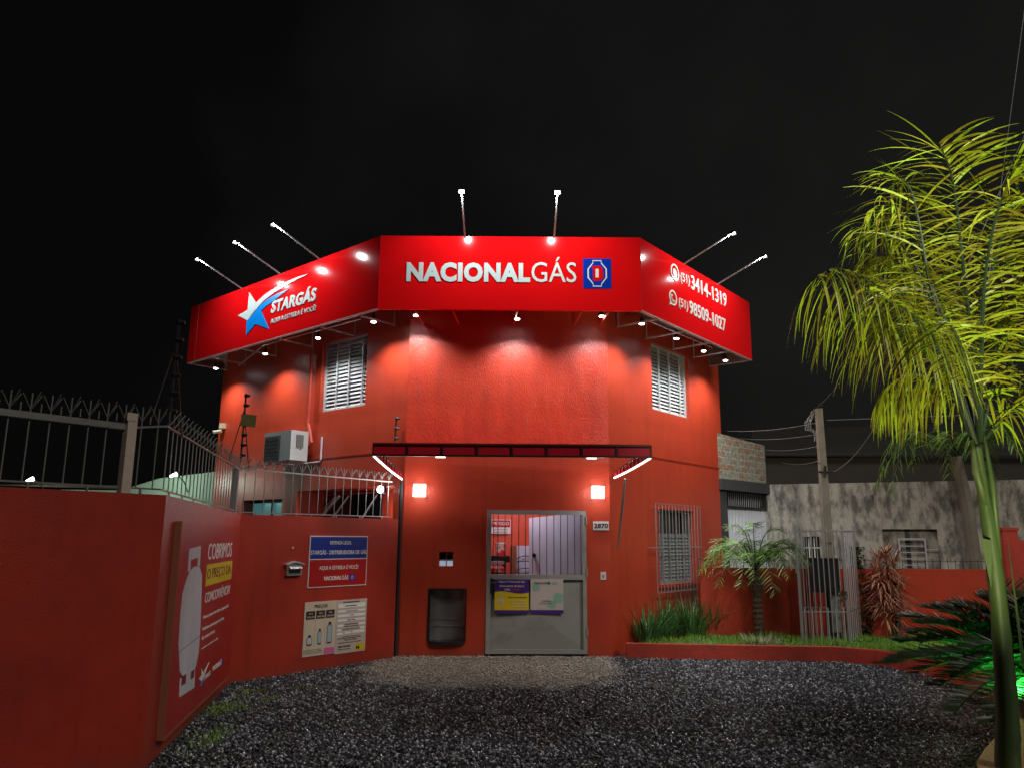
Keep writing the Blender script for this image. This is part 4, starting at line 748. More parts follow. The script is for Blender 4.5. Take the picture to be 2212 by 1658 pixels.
ptext('O PREÇO DA',(380,560),(541,530),(541,455),M_redink,.0,-.0535); ptext('CONCORRÊNCIA!',(368,700),(537,660),(537,585),M_wht,.0)
ptext('Nosso preço mais baixo é garantido!',(357,812),(528,762),(528,735),M_wht); ptext('Mediante apresentação da oferta',(352,898),(497,842),(497,815),M_wht); ptext('de concorrente',(348,955),(435,925),(435,900),M_wht); ptext('consulte condições na loja',(345,1022),(457,972),(457,957),M_wht)
ptext('STARGÁS',(362,1240),(405,1205),(405,1170),M_wht,.03); ptext('NACIONALGÁS',(422,1172),(482,1140),(482,1100),M_wht,.03)
q=pq(484,1140); r=pq(494,1085); MB().box(q[0],r[0],-.0525,-.0505,q[1],r[1]).build('logo_square',M_blue,t)
MB().poly([pq(*p) for p in ((330,1230),(345,1205),(345,1155),(358,1190),(400,1112),(366,1205),(345,1250))],-.0525,-.0505).build('star_logo_white',M_wht,t); MB().poly([pq(*p) for p in ((345,1250),(362,1215),(352,1265),(335,1285))],-.0526,-.0506).build('star_logo_blue',M_lblue,t)
# plain gas cylinder picture
body=[(188,1000),(200,800),(215,650),(240,560),(268,490),(300,462),(330,465),(348,520),(345,640),(338,850),(325,1050),(305,1150),(260,1195),(215,1215),(195,1180)]
MB().poly([pq(*p) for p in body],-.0535,-.0505).build('cylinder_picture',M_cyl,t)
MB().poly([pq(*p) for p in ((196,1232),(300,1160),(296,1290),(192,1358))],-.0533,-.0505).build('cylinder_foot',M_cyl,t)
MB().poly([pq(*p) for p in ((262,342),(340,322),(334,460),(318,462),(320,400),(272,420),(268,485),(252,500))],-.0533,-.0505).build('cylinder_collar',M_cyl,t)
MB().poly([pq(*p) for p in ((210,1215),(240,1195),(234,1262),(204,1280))],-.0545,-.0536).build('foot_opening',M_redink,t); MB().poly([pq(*p) for p in ((272,1180),(296,1165),(290,1222),(268,1235))],-.0545,-.0536).build('foot_opening',M_redink,t)
MB().poly([pq(*p) for p in ((190,1045),(332,935),(332,940),(190,1051))],-.0545,-.0536).build('weld_line',M_acg,t)
# ---------------------------------------------------------------- lower right window grille
q=[FR.px(*p,.16) for p in ((1412,1084),(1510,1094),(1520,1270),(1425,1279))]; a=(q[0][0]+q[3][0])/2; b=(q[1][0]+q[2][0])/2; d=(q[0][1]+q[1][1])/2; c=(q[2][1]+q[3][1])/2
t=fthing('window_grille','pale metal security grille over the lower right window','grille',FR,(a+b)/2,.16,c)
MB().tube([(a,-.16,c),(b,-.16,c),(b,-.16,d),(a,-.16,d),(a,-.16,c)],.010,4).tube([(a-.02,-.16,(c+d)/2),(b+.02,-.16,(c+d)/2)],.014,4).tube([(a,-.16,(c+d)/2),(a,0,(c+d)/2)],.012,4).tube([(b,-.16,(c+d)/2),(b,0,(c+d)/2)],.012,4).build('frame',M_steel,t)
for i in range(1,14): s=a+(b-a)*i/14; MB().tube([(s,-.16,c),(s,-.16,d)],.0065,5).build('bar',M_steel,t)
# ---------------------------------------------------------------- red wall at the right, pillar, spikes
t=thing('garden_wall','low red garden wall behind the planting with small spikes on top','wall',RW,(0,0,.17))
zt_=RW.px(1700,1226)[1]; MB().box(0,RW.L,0,.15,.1,zt_).build('wall_panel',M_wall,t)
m=MB(); m.tube([(0,.07,zt_+.13),(RW.L,.07,zt_+.13)],.006,4)
for i in range(70): m.tube([(i*.125,.07,zt_),(i*.125,.07,zt_+.16)],.005,4)
m.build('spike_rail',M_dark,t)
p=atY(2166,1150,10.0); t=thing('red_pillar','red square pillar at the right edge beyond the palm trunk','pillar',None,(p.x,10.0,.0)); zt_=atY(2180,1145,10.0).z
MB().box(p.x,p.x+.19,10,10.25,0,zt_).build('shaft',M_curb,t); MB().box(p.x-.012,p.x+.202,9.988,10.262,zt_+.001,zt_+.04).build('cap',M_curb,t); MB().box(p.x+.2,p.x+.5,10.12,10.26,0,zt_-.12).build('wing',M_curb,t)
# ---------------------------------------------------------------- neighbour buildings
NB=Face((3.98,14.95),(5.32,16.3)); NP=Face((5.32,16.3),(11.9,13.38)); 
nbld=thing('weathered_house','old weathered plaster house with brick gable and corrugated gate','building')
def npart(mb,n_,m_,F,label=None): return fpart(mb,n_,m_,nbld,F,label)
l0,l1=NB.px(1564.6,1035)[1],NB.px(1682,1046)[1]; zl=(l0+l1)/2; zl2=(NB.px(1571,1056)[1]+NB.px(1664,1068)[1])/2
zt0=NB.px(1560,936)[1]; zt1=NB.px(1675,966)[1]
npart(MB().poly([(0,zl),(NB.L,zl),(NB.L,zt1),(0,zt0)],0,.15),'brick_wall',M_brick,NB); npart(MB().box(-.02,NB.L+.02,-.06,.12,zl2,zl-.001),'lintel',M_lintel,NB)
g0,g1=NB.px(1571,1080)[0],NB.px(1664,1080)[0]; zmid=NB.px(1615,1096)[1]
npart(MB().box(0,g0,.0,.1,0,zl2-.001),'jamb',M_lintel,NB); npart(MB().box(g1,NB.L,.0,.1,0,zl2-.001),'jamb',M_plaster,NB)
m=MB(); n=60
for i in range(n): x0=g0+(g1-g0)*i/n; x1=g0+(g1-g0)*(i+1)/n; y0=.07+.02*sin(i*pi/2.2); y1=.07+.02*sin((i+1)*pi/2.2); m.add([(x0,y0,0),(x1,y1,0),(x1,y1,zmid),(x0,y0,zmid)],[(0,1,2,3)])
gt=npart(m,'corrugated_gate',M_corr,NB)
m=MB().box(g0,g1,.02,.05,zmid-.02,zmid+.02); 
for i in range(24): x0=g0+(g1-g0)*i/23.; m.box(x0-.008,x0+.008,.02,.04,zmid+.02,zl2)
o=m.build('gate_bars',M_black,None,(0,0,0)); o.parent=gt
npart(MB().box(g0,g1,.16,.18,zmid+.03,zl2),'pale_interior',M_corr,NB)
zp0=NP.px(1680,1046)[1]; zp1=NP.px(2205,1034)[1]; zp=(zp0+zp1)/2
hw1=NP.box([(1736,1158),(1769,1158),(1737,1206)]); hw2=NP.box([(1908,1142),(2024,1142),(1912,1226)])
npart(wall_grid(0,NP.L,0,zp,[hw1,hw2],.2),'plaster_wall',M_plaster,NP)
for h in (hw1,hw2):
    a,b,c,d=h; o=npart(MB().box(a,b,.15,.19,c,d),'window',M_glassd if h is hw1 else M_plaster,NP); x=MB()
    if h is hw1:
        for k in (1/3,2/3): x.box(a+(b-a)*k-.01,a+(b-a)*k+.01,.1,.12,c,d)
        x.box(a,b,.1,.12,(c+d)/2-.012,(c+d)/2+.012); y=x.build('frame',M_wht,None,(0,0,0))
    else:
        A0,B0=a+(b-a)*.28,a+(b-a)*.78
        x.box(A0,B0,-.04,-.02,d-.2,d-.17).box(B0-.03,B0,-.04,-.02,c,d-.2).box(A0,A0+.03,-.04,-.02,c,d-.2)
        for k in range(5): x.box(A0+.03,B0-.03,-.035,-.025,c+(d-c)*(.08+.16*k),c+(d-c)*(.08+.16*k)+.018)
        x.box(B0,b,-.035,-.025,c+(d-c)*.48,c+(d-c)*.5); y=x.build('grille',M_barw,None,(0,0,0))
        z_=MB().box(a+(b-a)*.42,a+(b-a)*.50,.13,.149,c,d).build('gap',M_black,None,(0,0,0)); z_.parent=o
    y.parent=o
# taller dark house behind
db=thing('dark_house','unlit taller house rising behind the weathered plaster wall','building')
p=atY(1670,1000,18); q=atY(2500,1000,18); z1=atY(1700,985,18).z; z2=atY(1800,930,19).z
MB().box(p.x-.3,q.x+2,18,18.2,0,z1).build('wall',M_darkwall,db); MB().add([(p.x-.6,17.8,z1),(q.x+2,17.8,z1+.1),(q.x+2,20,z2+.5),(p.x+.2,20,z2+.1),(p.x-.6,17.8,z1+.06),(q.x+2,17.8,z1+.16),(q.x+2,20,z2+.56),(p.x+.2,20,z2+.16)],[(3,2,1,0),(4,5,6,7),(0,1,5,4),(3,0,4,7)]).build('roof',mat('dark_roof',(.03,.028,.024),.8,var=.3,vs=4),db)
# pale green building far left, with two small lamps
gb=thing('pale_green_building','pale green low building beyond the left boundary wall','building')
p=[atY(-60,1050,16),atY(270,1052,16),atY(345,1032,16),atY(500,1012,16)]
zw=atY(150,1046,16).z+.0
MB().add([(p[0].x-2,16,0),(p[3].x+.1,16,0),(p[3].x+.1,16,p[3].z),(p[2].x,16,p[2].z),(p[1].x,16,p[1].z-.03),(p[0].x-2,16,zw+.02)],[(0,1,2,3,4,5)]).build('wall',M_mint,gb)
MB().box(p[0].x-2,p[1].x,16,18,zw-.1,zw+.0).build('roof',M_darkwall,gb)
for x,y,e,lb in ((68,1036,14,'small greenish lamp glowing above the far left wall'),(378,1026,14,'small greenish lamp glowing beyond the railing near the corner')):
    q=atY(x,y,15.6); t=thing('distant_lamp',lb,'lamp',None,tuple(q),'small lamps beyond the boundary wall')
    MB().tube([q+V3((-.10,0,-.02)),q+V3((.03,0,.03))],[.02,.045],8).build('head',M_sconce,t); MB().tube([q+V3((.05,.03,0)),q+V3((.12,.2,-.12)),q+V3((.12,.38,-.3))],.012,5).build('arm',M_dark,t)
    light('lamp_light','POINT',(0,-.25,-.1),16,(.8,1,.85),parent=t,shadow_soft_size=.08)
# ---------------------------------------------------------------- poles and wires
p0=atY(1800,1340,12.75); t=thing('utility_pole','square tapered concrete utility pole rising out of the metal cage','pole',None,(p0.x,12.75,.17)); zt_=atY(1768,882,12.75).z
m=MB(); m.tube([(p0.x,12.75,.17),(p0.x,12.75,zt_)],[.108,.066],4); m.build('shaft',M_conc,t)
zc=atY(1775,1020,12.75).z; MB().tube([(p0.x-.12,12.62,zc),(p0.x+.12,12.62,zc)],.02,6).tube([(p0.x-.02,12.62,zc-.05),(p0.x-.02,12.6,zc+.1)],.022,6).build('wire_clamp',M_dark,t)
m=MB()
for k in range(4): m.tube([(p0.x-.13+.02*sin(k*9+i),12.65,zt_-.12-.11*i+.03*k) if i not in(1,2) else (p0.x-.2-.03*k,12.62,zt_-.12-.13*i) for i in range(5)],.008,4)
m.build('cable_loops',M_wire,t); MB().tube([(p0.x-.03,12.7,zt_),(p0.x,12.7,zt_+.06),(p0.x+.05,12.7,zt_+.03)],.02,5).build('insulator',M_dark,t)
def wire(pts,label,r=.006,sag=.12,m=M_wire):
    a,b=V3(pts[0]),V3(pts[1]); q=[a.lerp(b,i/14)+V3((0,0,-sag*4*(i/14)*(1-i/14))) for i in range(15)]
    return solo(MB().tube([v-a for v in q],r,4).build('overhead_wire',m),None,a,label,'wire','overhead wires at the right')
tp=V3((p0.x,12.65,0))
wire([atY(1570,930,15.2),(p0.x-.1,12.65,atY(1763,914,12.7).z)],'highest wire from the brick gable to the concrete pole',.005,.05)
wire([atY(1600,946,15.5),(p0.x-.1,12.65,atY(1763,938,12.7).z)],'second wire from the brick gable to the concrete pole',.005,.05)
wire([atY(1640,969,15.8),(p0.x-.1,12.65,atY(1763,964,12.7).z)],'third wire from the brick gable to the concrete pole',.005,.05)
wire([atY(1690,998,16.0),(p0.x-.1,12.65,atY(1763,995,12.7).z)],'lowest wire reaching the concrete pole from the left',.005,.05)
wire([(p0.x+.1,12.6,zc),atY(1905,895,10.5)],'slack wire climbing from the pole clamp to the palm fronds',.006,.12)
wire([(p0.x,12.7,zt_+.05),atY(1812,828,11)],'short wire leaving the top of the concrete pole',.006,.02)
wire([(p0.x+.1,12.7,zt_-.2),atY(3100,840,14)],'wire from the pole top passing behind the tall palm',.006,.05)
wire([atY(2262,-350,9),atY(2100,870,9)],'faint wire hanging down the right edge of the sky',.006,.0)
wire([atY(2420,-180,9),atY(1990,800,9)],'faint wire crossing behind the palm tips at the right edge',.006,.0)
# second palm behind the wall
t=thing('rear_palm_tree','darker palm tree with brown trunk standing behind the garden wall','palm tree',None,(atY(2108,1228,13.9).x,13.9,0))
pb=atY(2108,1228,13.9); pc=atY(2066,985,13.9); MB().tube([(pb.x,13.9,0),(pb.x,13.9,1),(pb.x-.04,13.9,2.2),(pc.x,13.9,pc.z)],[.13,.12,.11,.09],9).build('trunk',M_conc,t)
rear_top=V3((pc.x,13.9,pc.z)); rear=t
# ---------------------------------------------------------------- leaves
def strip(mb,p,d,side,L,w,droop,n=4,curl=0):
    """one narrow leaflet: bends down under its own weight"""
    d=d.normalized(); side=side.normalized(); pts=[V3(p)]; dd=d.copy()
    for i in range(n): dd=(dd+V3((0,0,-droop/n))).normalized(); pts.append(pts[-1]+dd*(L/n))
    vs=[];fs=[]
    for i,q in enumerate(pts):
        k=i/n; ww=w*(.55+1.2*k*(1-k)*1.6)*(1 if i<n else 0.04); ww=max(ww*(1-k**3),.0008); vs+=[q-side*ww,q+side*ww]
    for i in range(n): fs.append((2*i,2*i+1,2*i+3,2*i+2))
    mb.add(vs,fs)
def spline(P,n):
    out=[];P=[V3(p) for p in P]; Q=[P[0]*2-P[1]]+P+[P[-1]*2-P[-2]]; m=len(P)-1
    for i in range(n+1):
        t=i/n*m; k=min(int(t),m-1); u=t-k; a,b,c,d=Q[k:k+4]
        out.append(.5*((2*b)+(c-a)*u+(2*a-5*b+4*c-d)*u*u+(3*b-a-3*c+d)*u**3))
    return out
def frond(P,nl,Lf,w,droop,start=.15,spread=.75,rr=.016,jit=.15,prof=lambda t:1-.5*abs(2*t-1)**2,plan=None,up=0.1,ns=4):
    """P control points of the rib; returns (rib, leaflets) meshes"""
    rib=MB(); pts=spline(P,20); rib.tube(pts,[rr*(1-.85*i/20)+.002 for i in range(21)],5); lf=MB()
    ps=spline(P,nl)
    for i in range(nl+1):
        t=i/nl
        if t<start: continue
        p=ps[i]; tg=(ps[min(i+1,nl)]-ps[max(i-1,0)]).normalized(); s=tg.cross(V3((0,0,1)))
        if s.length<.25: s=(s+V3((.8,-.3,0)))
        s.normalize(); u=s.cross(tg)
        for sg_ in (-1,1):
            k=random.gauss(0,jit); L=Lf*prof((t-start)/(1-start))*random.uniform(.75,1.12)
            d=(s*sg_*(1+k)+tg*(spread+random.gauss(0,jit))+u*(up+random.gauss(0,jit*1.6)))
            side=d.cross(V3((random.gauss(0,.5),random.gauss(0,.5),1))).cross(d)*.6+d.cross(V3((0,0,1)))
            strip(lf,p+V3((0,0,random.uniform(-.005,.005))),d,side,L,w*random.uniform(.7,1.2),droop*random.uniform(.6,1.3),ns)
    return rib,lf
def addfrond(t,P,mr,ml,**k):
    r,l=frond(P,**k); f=r.build('frond',mr,t); o=l.build('leaflets',ml,None,ORG[t.name]); o.parent=f; return f
def radial(t,top,n,L,rise,drop,mr,ml,a0=0,ax=(0,2*pi),**k):
    for i in range(n):
        q=ax[0]+(ax[1]-ax[0])*(i+random.uniform(-.25,.25))/n; d=V3((cos(q),sin(q),0)); r=rise*random.uniform(.5,1.2); l=L*random.uniform(.8,1.1); dr_=drop*random.uniform(.7,1.3)
        addfrond(t,[top,top+d*l*.3+V3((0,0,r*.75)),top+d*l*.65+V3((0,0,r)),top+d*l+V3((0,0,r-dr_))],mr,ml,**k)
# tall palm in front
Y0=5.6; b0=atY(2190,1640,Y0); tr_=[atY(x,y,Y0) for x,y in ((2178,1658),(2176,1560),(2170,1450),(2157,1300),(2140,1160),(2122,1050),(2110,965))]
t=thing('tall_palm_tree','tall slender palm with green trunk and drooping yellow lit fronds','palm tree',None,(tr_[0].x,Y0,.05))
tp_=[V3((tr_[0].x+.03,Y0,.05))]+tr_; tp_=spline(tp_,40); rad=[.088-.056*(i/40)+.005*(i%5==0) for i in range(41)]
MB().tube(tp_,rad,14).build('trunk',M_trunk,t,smooth=True)
cr0=tr_[-1]
m=MB(); m.tube([tr_[-2]+V3((.0,-.02,-.15)),tr_[-2]+V3((-.05,-.03,.1)),cr0+V3((-.04,-.02,.05))],[.02,.03,.015],8).tube([tr_[-3]+V3((.03,-.03,-.15)),tr_[-2]+V3((.05,-.04,0)),cr0+V3((.05,-.02,.1))],[.014,.022,.01],8)
m.build('leaf_sheath',M_trunk,t,smooth=True)
m=MB(); m.add([tr_[-3]+V3((-.07,-.06,-.35)),tr_[-3]+V3((-.11,-.06,.0)),tr_[-3]+V3((-.04,-.075,-.02))],[(0,1,2)]).add([tr_[3]+V3((.07,-.07,.5)),tr_[3]+V3((.1,-.06,-.4)),tr_[3]+V3((.06,-.08,-.4))],[(0,1,2)]); m.build('dry_sheath',M_trunk,t)
def pf(pts): return [atY(x,y,Y) for x,y,Y in pts]
kw=dict(mr=M_rib,ml=M_palm)
big=dict(nl=60,w=.0098,ns=7,jit=.24)
addfrond(t,pf([(2114,950,5.6),(2104,780,5.5),(2082,590,5.35),(2060,400,5.2),(2030,310,5.0)]),**kw,Lf=0.74,droop=.9,spread=.7,start=.12,**big)
addfrond(t,pf([(2110,950,5.6),(2062,790,5.8),(2010,620,5.9),(1985,480,6.0),(1962,400,6.1),(1925,385,6.2)]),**kw,Lf=0.72,droop=1.1,spread=.6,start=.2,**big)
addfrond(t,pf([(2108,955,5.6),(2050,800,5.4),(1975,690,5.2),(1890,615,5.0),(1810,580,4.85),(1765,600,4.8)]),**kw,Lf=0.74,droop=3.0,spread=.35,start=.2,up=-.1,**big)
addfrond(t,pf([(2106,960,5.6),(2062,860,5.7),(2010,815,5.75),(1950,815,5.8),(1905,860,5.85)]),**kw,Lf=0.62,droop=2.6,spread=.5,start=.2,up=-.1,**big)
addfrond(t,pf([(2112,950,5.6),(2075,780,6.0),(2000,640,6.3),(1930,560,6.5),(1880,560,6.7)]),**kw,Lf=0.74,droop=2.4,spread=.4,start=.2,**big)
addfrond(t,pf([(2120,945,5.6),(2150,800,5.6),(2200,640,5.5),(2270,520,5.4),(2340,480,5.3)]),**kw,Lf=0.74,droop=1.0,spread=.6,start=.12,**big)
addfrond(t,pf([(2124,950,5.6),(2185,880,5.5),(2260,850,5.4),(2350,880,5.3)]),**kw,Lf=0.62,droop=1.2,spread=.6,start=.1,**big)
addfrond(t,pf([(2116,950,5.6),(2110,800,5.9),(2140,600,6.3),(2190,450,6.7),(2240,420,7.0)]),**kw,Lf=0.72,droop=1.4,spread=.5,start=.15,**big)
random.seed(11)
for _k in range(2):
    j=lambda P,dx,dy,dY: [(x+dx*(i/len(P))+random.uniform(-9,9)*(i>0),y+dy*(i/len(P))+random.uniform(-9,9)*(i>0),Y+dY*i/len(P)) for i,(x,y,Y) in enumerate(P)]
    sg2=(1,-1)[_k]
    addfrond(t,pf(j([(2112,950,5.6),(2070,790,5.8),(2020,640,6.0),(1968,520,6.2),(1915,470,6.3),(1868,480,6.4)],-18*sg2,30*sg2,.25*sg2)),**kw,Lf=0.70,droop=1.9,spread=.45,start=.2,**big)
    addfrond(t,pf(j([(2108,955,5.6),(2055,810,5.4),(1980,720,5.2),(1915,670,5.0),(1850,650,4.9)],-30*sg2,30*sg2,.3*sg2)),**kw,Lf=0.67,droop=2.8,spread=.35,start=.2,up=-.1,**big)
addfrond(t,pf([(2118,950,5.6),(2120,780,5.4),(2128,600,5.2),(2160,440,5.0),(2215,350,4.9)]),**kw,Lf=0.66,droop=1.3,spread=.6,start=.15,**big)
addfrond(t,pf([(2118,950,5.6),(2108,860,5.2),(2080,760,4.8),(2050,700,4.5),(2015,720,4.3)]),**kw,Lf=0.60,droop=1.8,spread=.5,start=.3,nl=24,w=.009,ns=6)
radial(rear,rear_top,11,1.35,.5,.75,M_rib,M_palmg,nl=26,Lf=.5,w=.011,droop=1.2,rr=.015,ns=3)
# small feather palm in the bed
p0=atz(1641,1372,.18); t=thing('pygmy_palm','small feathery palm with rough brown stem in the grass bed','palm',None,(p0.x,p0.y,.17))
top=atY(1632,1232,p0.y); st=[V3((p0.x,p0.y,.17)),p0.lerp(top,.33),p0.lerp(top,.66),top]
MB().tube(spline(st,24),[.085+.012*(i%2)-(.015 if i<16 else 0)+(.018 if 17<i<22 else 0) for i in range(25)],10).build('trunk',M_stem,t)
radial(t,top,24,.88,.42,.42,M_rib,M_palmg,nl=34,Lf=.27,w=.0052,droop=.35,rr=.008,ns=3,start=.2)
radial(t,top,11,.46,.64,.05,M_rib,M_palmg,nl=28,Lf=.24,w=.0052,droop=.25,rr=.007,ns=3,start=.25)
# strap leaf clumps
def clump(px,py,n,h,rad,label,spread=.75,m_=M_snake,w=.0088,name='strap_leaf_plant',group='plants in the grass bed',droop=1.5,cat='plant'):
    p=atz(px,py,.17); t=thing(name,label,cat,None,(p.x,p.y,.165),group); mb=MB(); n=int(n*1.7); h*=random.uniform(.85,1.05)
    for _ in range(n):
        q=random.uniform(0,2*pi); r=rad*1.25*math.sqrt(random.random()); b=V3((p.x+cos(q)*r,p.y+sin(q)*r,.165)); d=V3((cos(q)*spread*random.random()+random.gauss(0,.08),sin(q)*spread*random.random(),1))
        strip(mb,b,d,V3((cos(q+1.5),sin(q+1.5),0)),h*random.uniform(.55,1.1),w*random.uniform(.7,1.3),droop*random.uniform(0,.9),5)
    mb.build('leaves',m_,t); return t
clump(1398,1384,95,.72,.13,'dark upright strap leaf clump at the left end of the grass bed')
clump(1436,1376,80,.66,.15,'dark strap leaf clump second from the left end of the bed')
clump(1492,1372,120,.66,.2,'arching bright green strap leaf clump below the barred window',.55,mat('bright_strap_leaf',(.07,.16,.04),.4,island=.8),.010,droop=1.6)
clump(1538,1366,110,.72,.17,'dark strap leaf clump at the right corner of the shop')
clump(1604,1366,26,.62,.09,'sparse upright strap leaves just left of the feathery palm')
clump(1700,1362,40,.5,.14,'dark leafy tuft between the feathery palm and the cage')
clump(1645,1392,150,.20,.22,'pale dry curly grass tuft at the foot of the feathery palm',1.2,M_dry,.005,'dry_tuft',droop=2.5)
# broad leaf plant
p=atz(1700,1366,.17); t=thing('broad_leaf_plant','bright broad leaved plant between the small palm and the cage','plant',None,(p.x,p.y,.165),'plants in the grass bed')
MB().tube([(p.x,p.y,.165),(p.x+.02,p.y,.4),(p.x-.03,p.y-.02,.62)],[.05,.04,.025],8).build('stem',M_stem,t)
for k,(px_,py_,sc,an) in enumerate(((1668,1290,.20,2.7),(1722,1278,.26,.5),(1705,1312,.17,1.0),(1690,1330,.15,3.5),(1722,1335,.16,0),(1700,1295,.16,2.0),(1712,1350,.15,-.8))):
    c0=atY(px_,py_,p.y-.1-.03*k); m=MB(); st0=V3((p.x-.02,p.y-.02,.5)); ax=V3((cos(an),-.35,sin(an)*.45+.1)).normalized(); sd=V3((-sin(an),.25,cos(an))).normalized(); sd=ax.cross(V3((0,-1,.6))).normalized()
    for i in range(8):
        k0,k1=i/8,(i+1)/8; f=lambda u:(c0+ax*sc*(u-.4)+V3((0,0,-.25*sc*u*u)),sd*sc*.42*(sin(pi*min(u*1.02,1))**.7))
        (a0,s0),(a1,s1)=f(k0),f(k1); m.add([a0-s0+V3((0,0,.02)),a0,a1,a1-s1+V3((0,0,.02))],[(0,1,2,3)]); m.add([a0,a0+s0+V3((0,0,.02)),a1+s1+V3((0,0,.02)),a1],[(0,1,2,3)])
    lf=m.build('leaf',M_broad,t,smooth=True); st_=MB(); st_.tube([st0,st0.lerp(c0-ax*sc*.4,.6)+V3((0,0,.05)),c0-ax*sc*.4],.007,5); o=st_.build('stalk',M_broad,None,ORG[t.name]); o.parent=lf
# dracaena
p=atz(1932,1380,.17); t=thing('red_dracaena','tall dracaena with spiky reddish leaves in front of the garden wall','plant',None,(p.x,p.y,.165)); stm=MB(); lfm=MB()
zt_=atY(1922,1195,p.y).z
for k,(dx_,dy_,hh) in enumerate(((0,0,1),(.14,.05,.9),(-.15,0,.8),(.05,-.08,.55),(.17,0,.62),(-.09,.06,.93),(-.12,0,.5))):
    a0=V3((p.x+dx_*.4,p.y+dy_,.165)); a1=V3((p.x+dx_-.03,p.y+dy_,.165+(zt_-.165)*hh)); stm.tube([a0,a0.lerp(a1,.5)+V3((.02,0,0)),a1],[.02,.016,.012],6)
    for j in range(int(150*hh)+30):
        u=random.uniform(.3,1)**.7; b=a0.lerp(a1,u); q=random.uniform(0,2*pi); e=random.uniform(.1,1.0)+(1.5 if u>.9 else 0); strip(lfm,b,V3((cos(q),sin(q),e)),V3((-sin(q),cos(q),0)),random.uniform(.24,.42),.010,random.uniform(.5,1.6),4)
stm.build('stem',M_stem,t); lfm.build('leaves',M_drac,t)
# cycad
p=atz(2215,1500,.1); p=V3((4.55,7.05,.17)); t=thing('cycad','large dark cycad with stiff arching fronds beside the tall palm','plant',None,tuple(p))
MB().tube([p,p+V3((0,0,.2)),p+V3((0,0,.34))],[.17,.2,.12],12).build('trunk',M_stem,t); ct=p+V3((0,0,.3))
for x,y,Y,r in ((1930,1425,6.9,.10),(1950,1330,7.6,.40),(2000,1310,7.5,.45),(2060,1305,7.4,.5),(2120,1290,7.3,.55),(1990,1385,7.0,.3),(2030,1480,6.3,.05),(2060,1540,6.0,.0),(2170,1260,7.4,.5),(2230,1290,7.3,.5),(2330,1400,7.0,.3),(2250,1250,7.8,.5),(2100,1400,6.2,.3),(1965,1365,7.3,.4),(2085,1350,6.9,.4),(1945,1385,7.2,.3),(2020,1345,7.2,.4),(2140,1330,7.0,.4),(1990,1345,7.0,.4),(2055,1325,6.8,.4),(2110,1310,7.1,.5),(1985,1450,6.6,.1),(2080,1440,6.0,.2),(2010,1420,6.4,.2),(2190,1300,6.8,.5),(2150,1285,7.6,.5),(2250,1340,6.6,.4),(2280,1300,7,.4),(2140,1560,5.9,0),(2030,1310,7.4,.4),(1915,1435,6.5,.2),(2075,1460,6.1,.3)):
    e=atY(x,y,Y); mdp=ct.lerp(e,.5)+V3((0,0,.16)); q=[ct,ct.lerp(e,.25)+V3((0,0,.14)),mdp,ct.lerp(e,.78)+V3((0,0,.10)),e]
    addfrond(t,q,M_rib,M_cycad,nl=64,Lf=.25,w=.0075,droop=.15,spread=.9,start=.12,rr=.012,ns=2,jit=.06,up=.35)
# near green leaf tips at the bottom edge
p=atY(1985,1690,4.6); t=thing('green_shoot','bright green leaf tips poking up at the bottom edge','plant',None,(p.x,p.y,.0)); m=MB()
for k in range(9): q=atY(1950+random.uniform(-40,60),1720,4.6); strip(m,q,V3((random.gauss(-.3,.5),0,1)),V3((.3,.8,.2)),random.uniform(.1,.22),.012,1.2,4)
m.tube([(p.x,p.y,0),(p.x,p.y,atY(1950,1720,4.6).z)],.012,5); m.build('leaves',M_broad,t)
# vine on the cage
cageF=Face((4.42,12.25),(5.19,12.25)); q=[cageF.px(*p) for p in ((1718,1140),(1818,1140))]; c0,c1=q[0][0],q[1][0]; zt_=(q[0][1]+q[1][1])/2
t=thing('meter_cage','tall cage of pale metal bars round the pole and meter box','cage',cageF,(c0,0,.17)); DD=.75; e=.50; eL=.30
m=MB(); z0=.18; zm_=cageF.px(1780,1320)[1]
for z in (zt_-.04,zm_): m.tube([(c0,0,z),(c1,0,z),(c1+e,DD,z),(c0+eL,DD,z),(c0,0,z)],.013,4)
for x,y in ((c0,0),(c1,0),(c1+e,DD),(c0+eL,DD)): m.tube([(x,y,.16),(x,y,zt_+.05)],.018,4)
m.build('frame',M_steel,t)
for i in range(1,9): x=c0+(c1-c0)*i/9; MB().tube([(x,0,z0),(x,0,zt_)],.008,5).build('bar',M_steel,t)
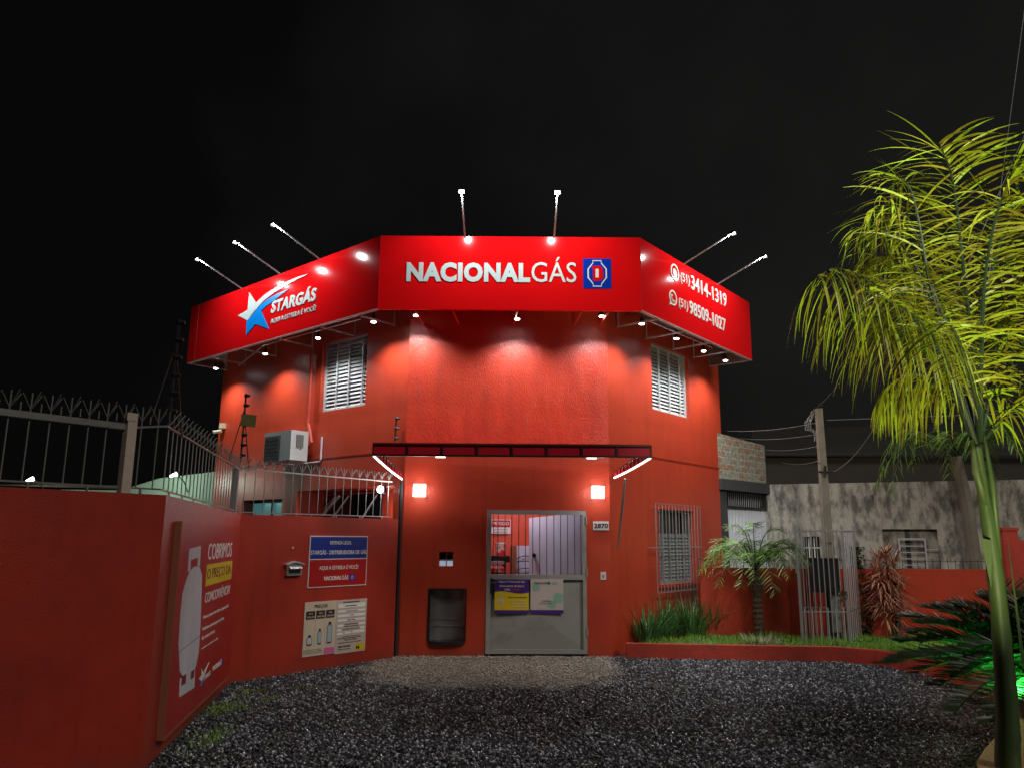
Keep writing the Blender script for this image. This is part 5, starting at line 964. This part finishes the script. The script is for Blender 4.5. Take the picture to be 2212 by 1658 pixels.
for i in range(1,6): k=i/6; MB().tube([(c1+e*k,DD*k,z0),(c1+e*k,DD*k,zt_+.04)],.008,5).build('bar',M_barw,t); MB().tube([(c0+eL*k,DD*k,z0),(c0+eL*k,DD*k,zt_+.02)],.008,5).build('bar',M_barw,t)
for i in range(1,9): x=c0+eL+(c1+e-c0-eL)*i/9; MB().tube([(x,DD,z0),(x,DD,zt_)],.008,5).build('bar',M_barw,t)
for i in range(6): x=c0+(c1-c0)*(i+.5)/6; MB().tube([(x,-.005,z0),(x,-.005,zm_+.06)],.007,5).build('short_bar',M_barw,t)
a,b,c,d=cageF.box([(1752,1208),(1812,1278)],-.28); t=thing('meter_box','black electricity meter box inside the metal cage','meter box',cageF,((a+b)/2,.28,c))
MB().box(a,b,.22,.40,c,d).build('case',M_dark,t); MB().box(a+.03,b-.03,.208,.2195,c+.03,d-.05).build('door',M_black,t); MB().box(a-.02,b+.02,.2,.42,d+.001,d+.03).build('hood',M_black,t); MB().box(a+.22,b-.02,.25,.38,.17,c-.001).build('conduit',M_dark,t); MB().box(b-.16,b-.03,.2,.249,.3,c-.06).build('lower_box',M_acg,t)
p=atz(1862,1370,.17); t=thing('climbing_vine','dark small leaved vine climbing the right side of the cage','plant',None,(p.x,p.y,.165)); m=MB(); sm=MB()
zt2=atY(1850,1180,p.y).z
for k in range(5): sm.tube(spline([(p.x+.06*k-.1,p.y,.165),(p.x-.05,p.y+.02,.7),(p.x+.02*k-.08,p.y,1.1+.1*k)],8),.007,4)
for _ in range(4200):
    z=.17+(zt2-.17)*random.random()**1.9; r=.13 if z<1.1 else .08; b=V3((p.x-.02+random.gauss(0,r*.45),p.y+random.gauss(0,.12),z)); q=random.uniform(0,6.3); strip(m,b,V3((cos(q),sin(q)-.5,random.gauss(0,.5))),V3((-sin(q),cos(q),.3)),random.uniform(.04,.075),.02,.5,2)
for _ in range(14): b=atY(1817+random.gauss(0,7),1286+random.gauss(0,5),12.2); q=random.uniform(0,6.3); strip(m,b,V3((cos(q),-.2,sin(q))),V3((-sin(q),0,cos(q))),.06,.02,.3,2)
sm.build('stem',M_stem,t); m.build('leaves',M_vine,t)
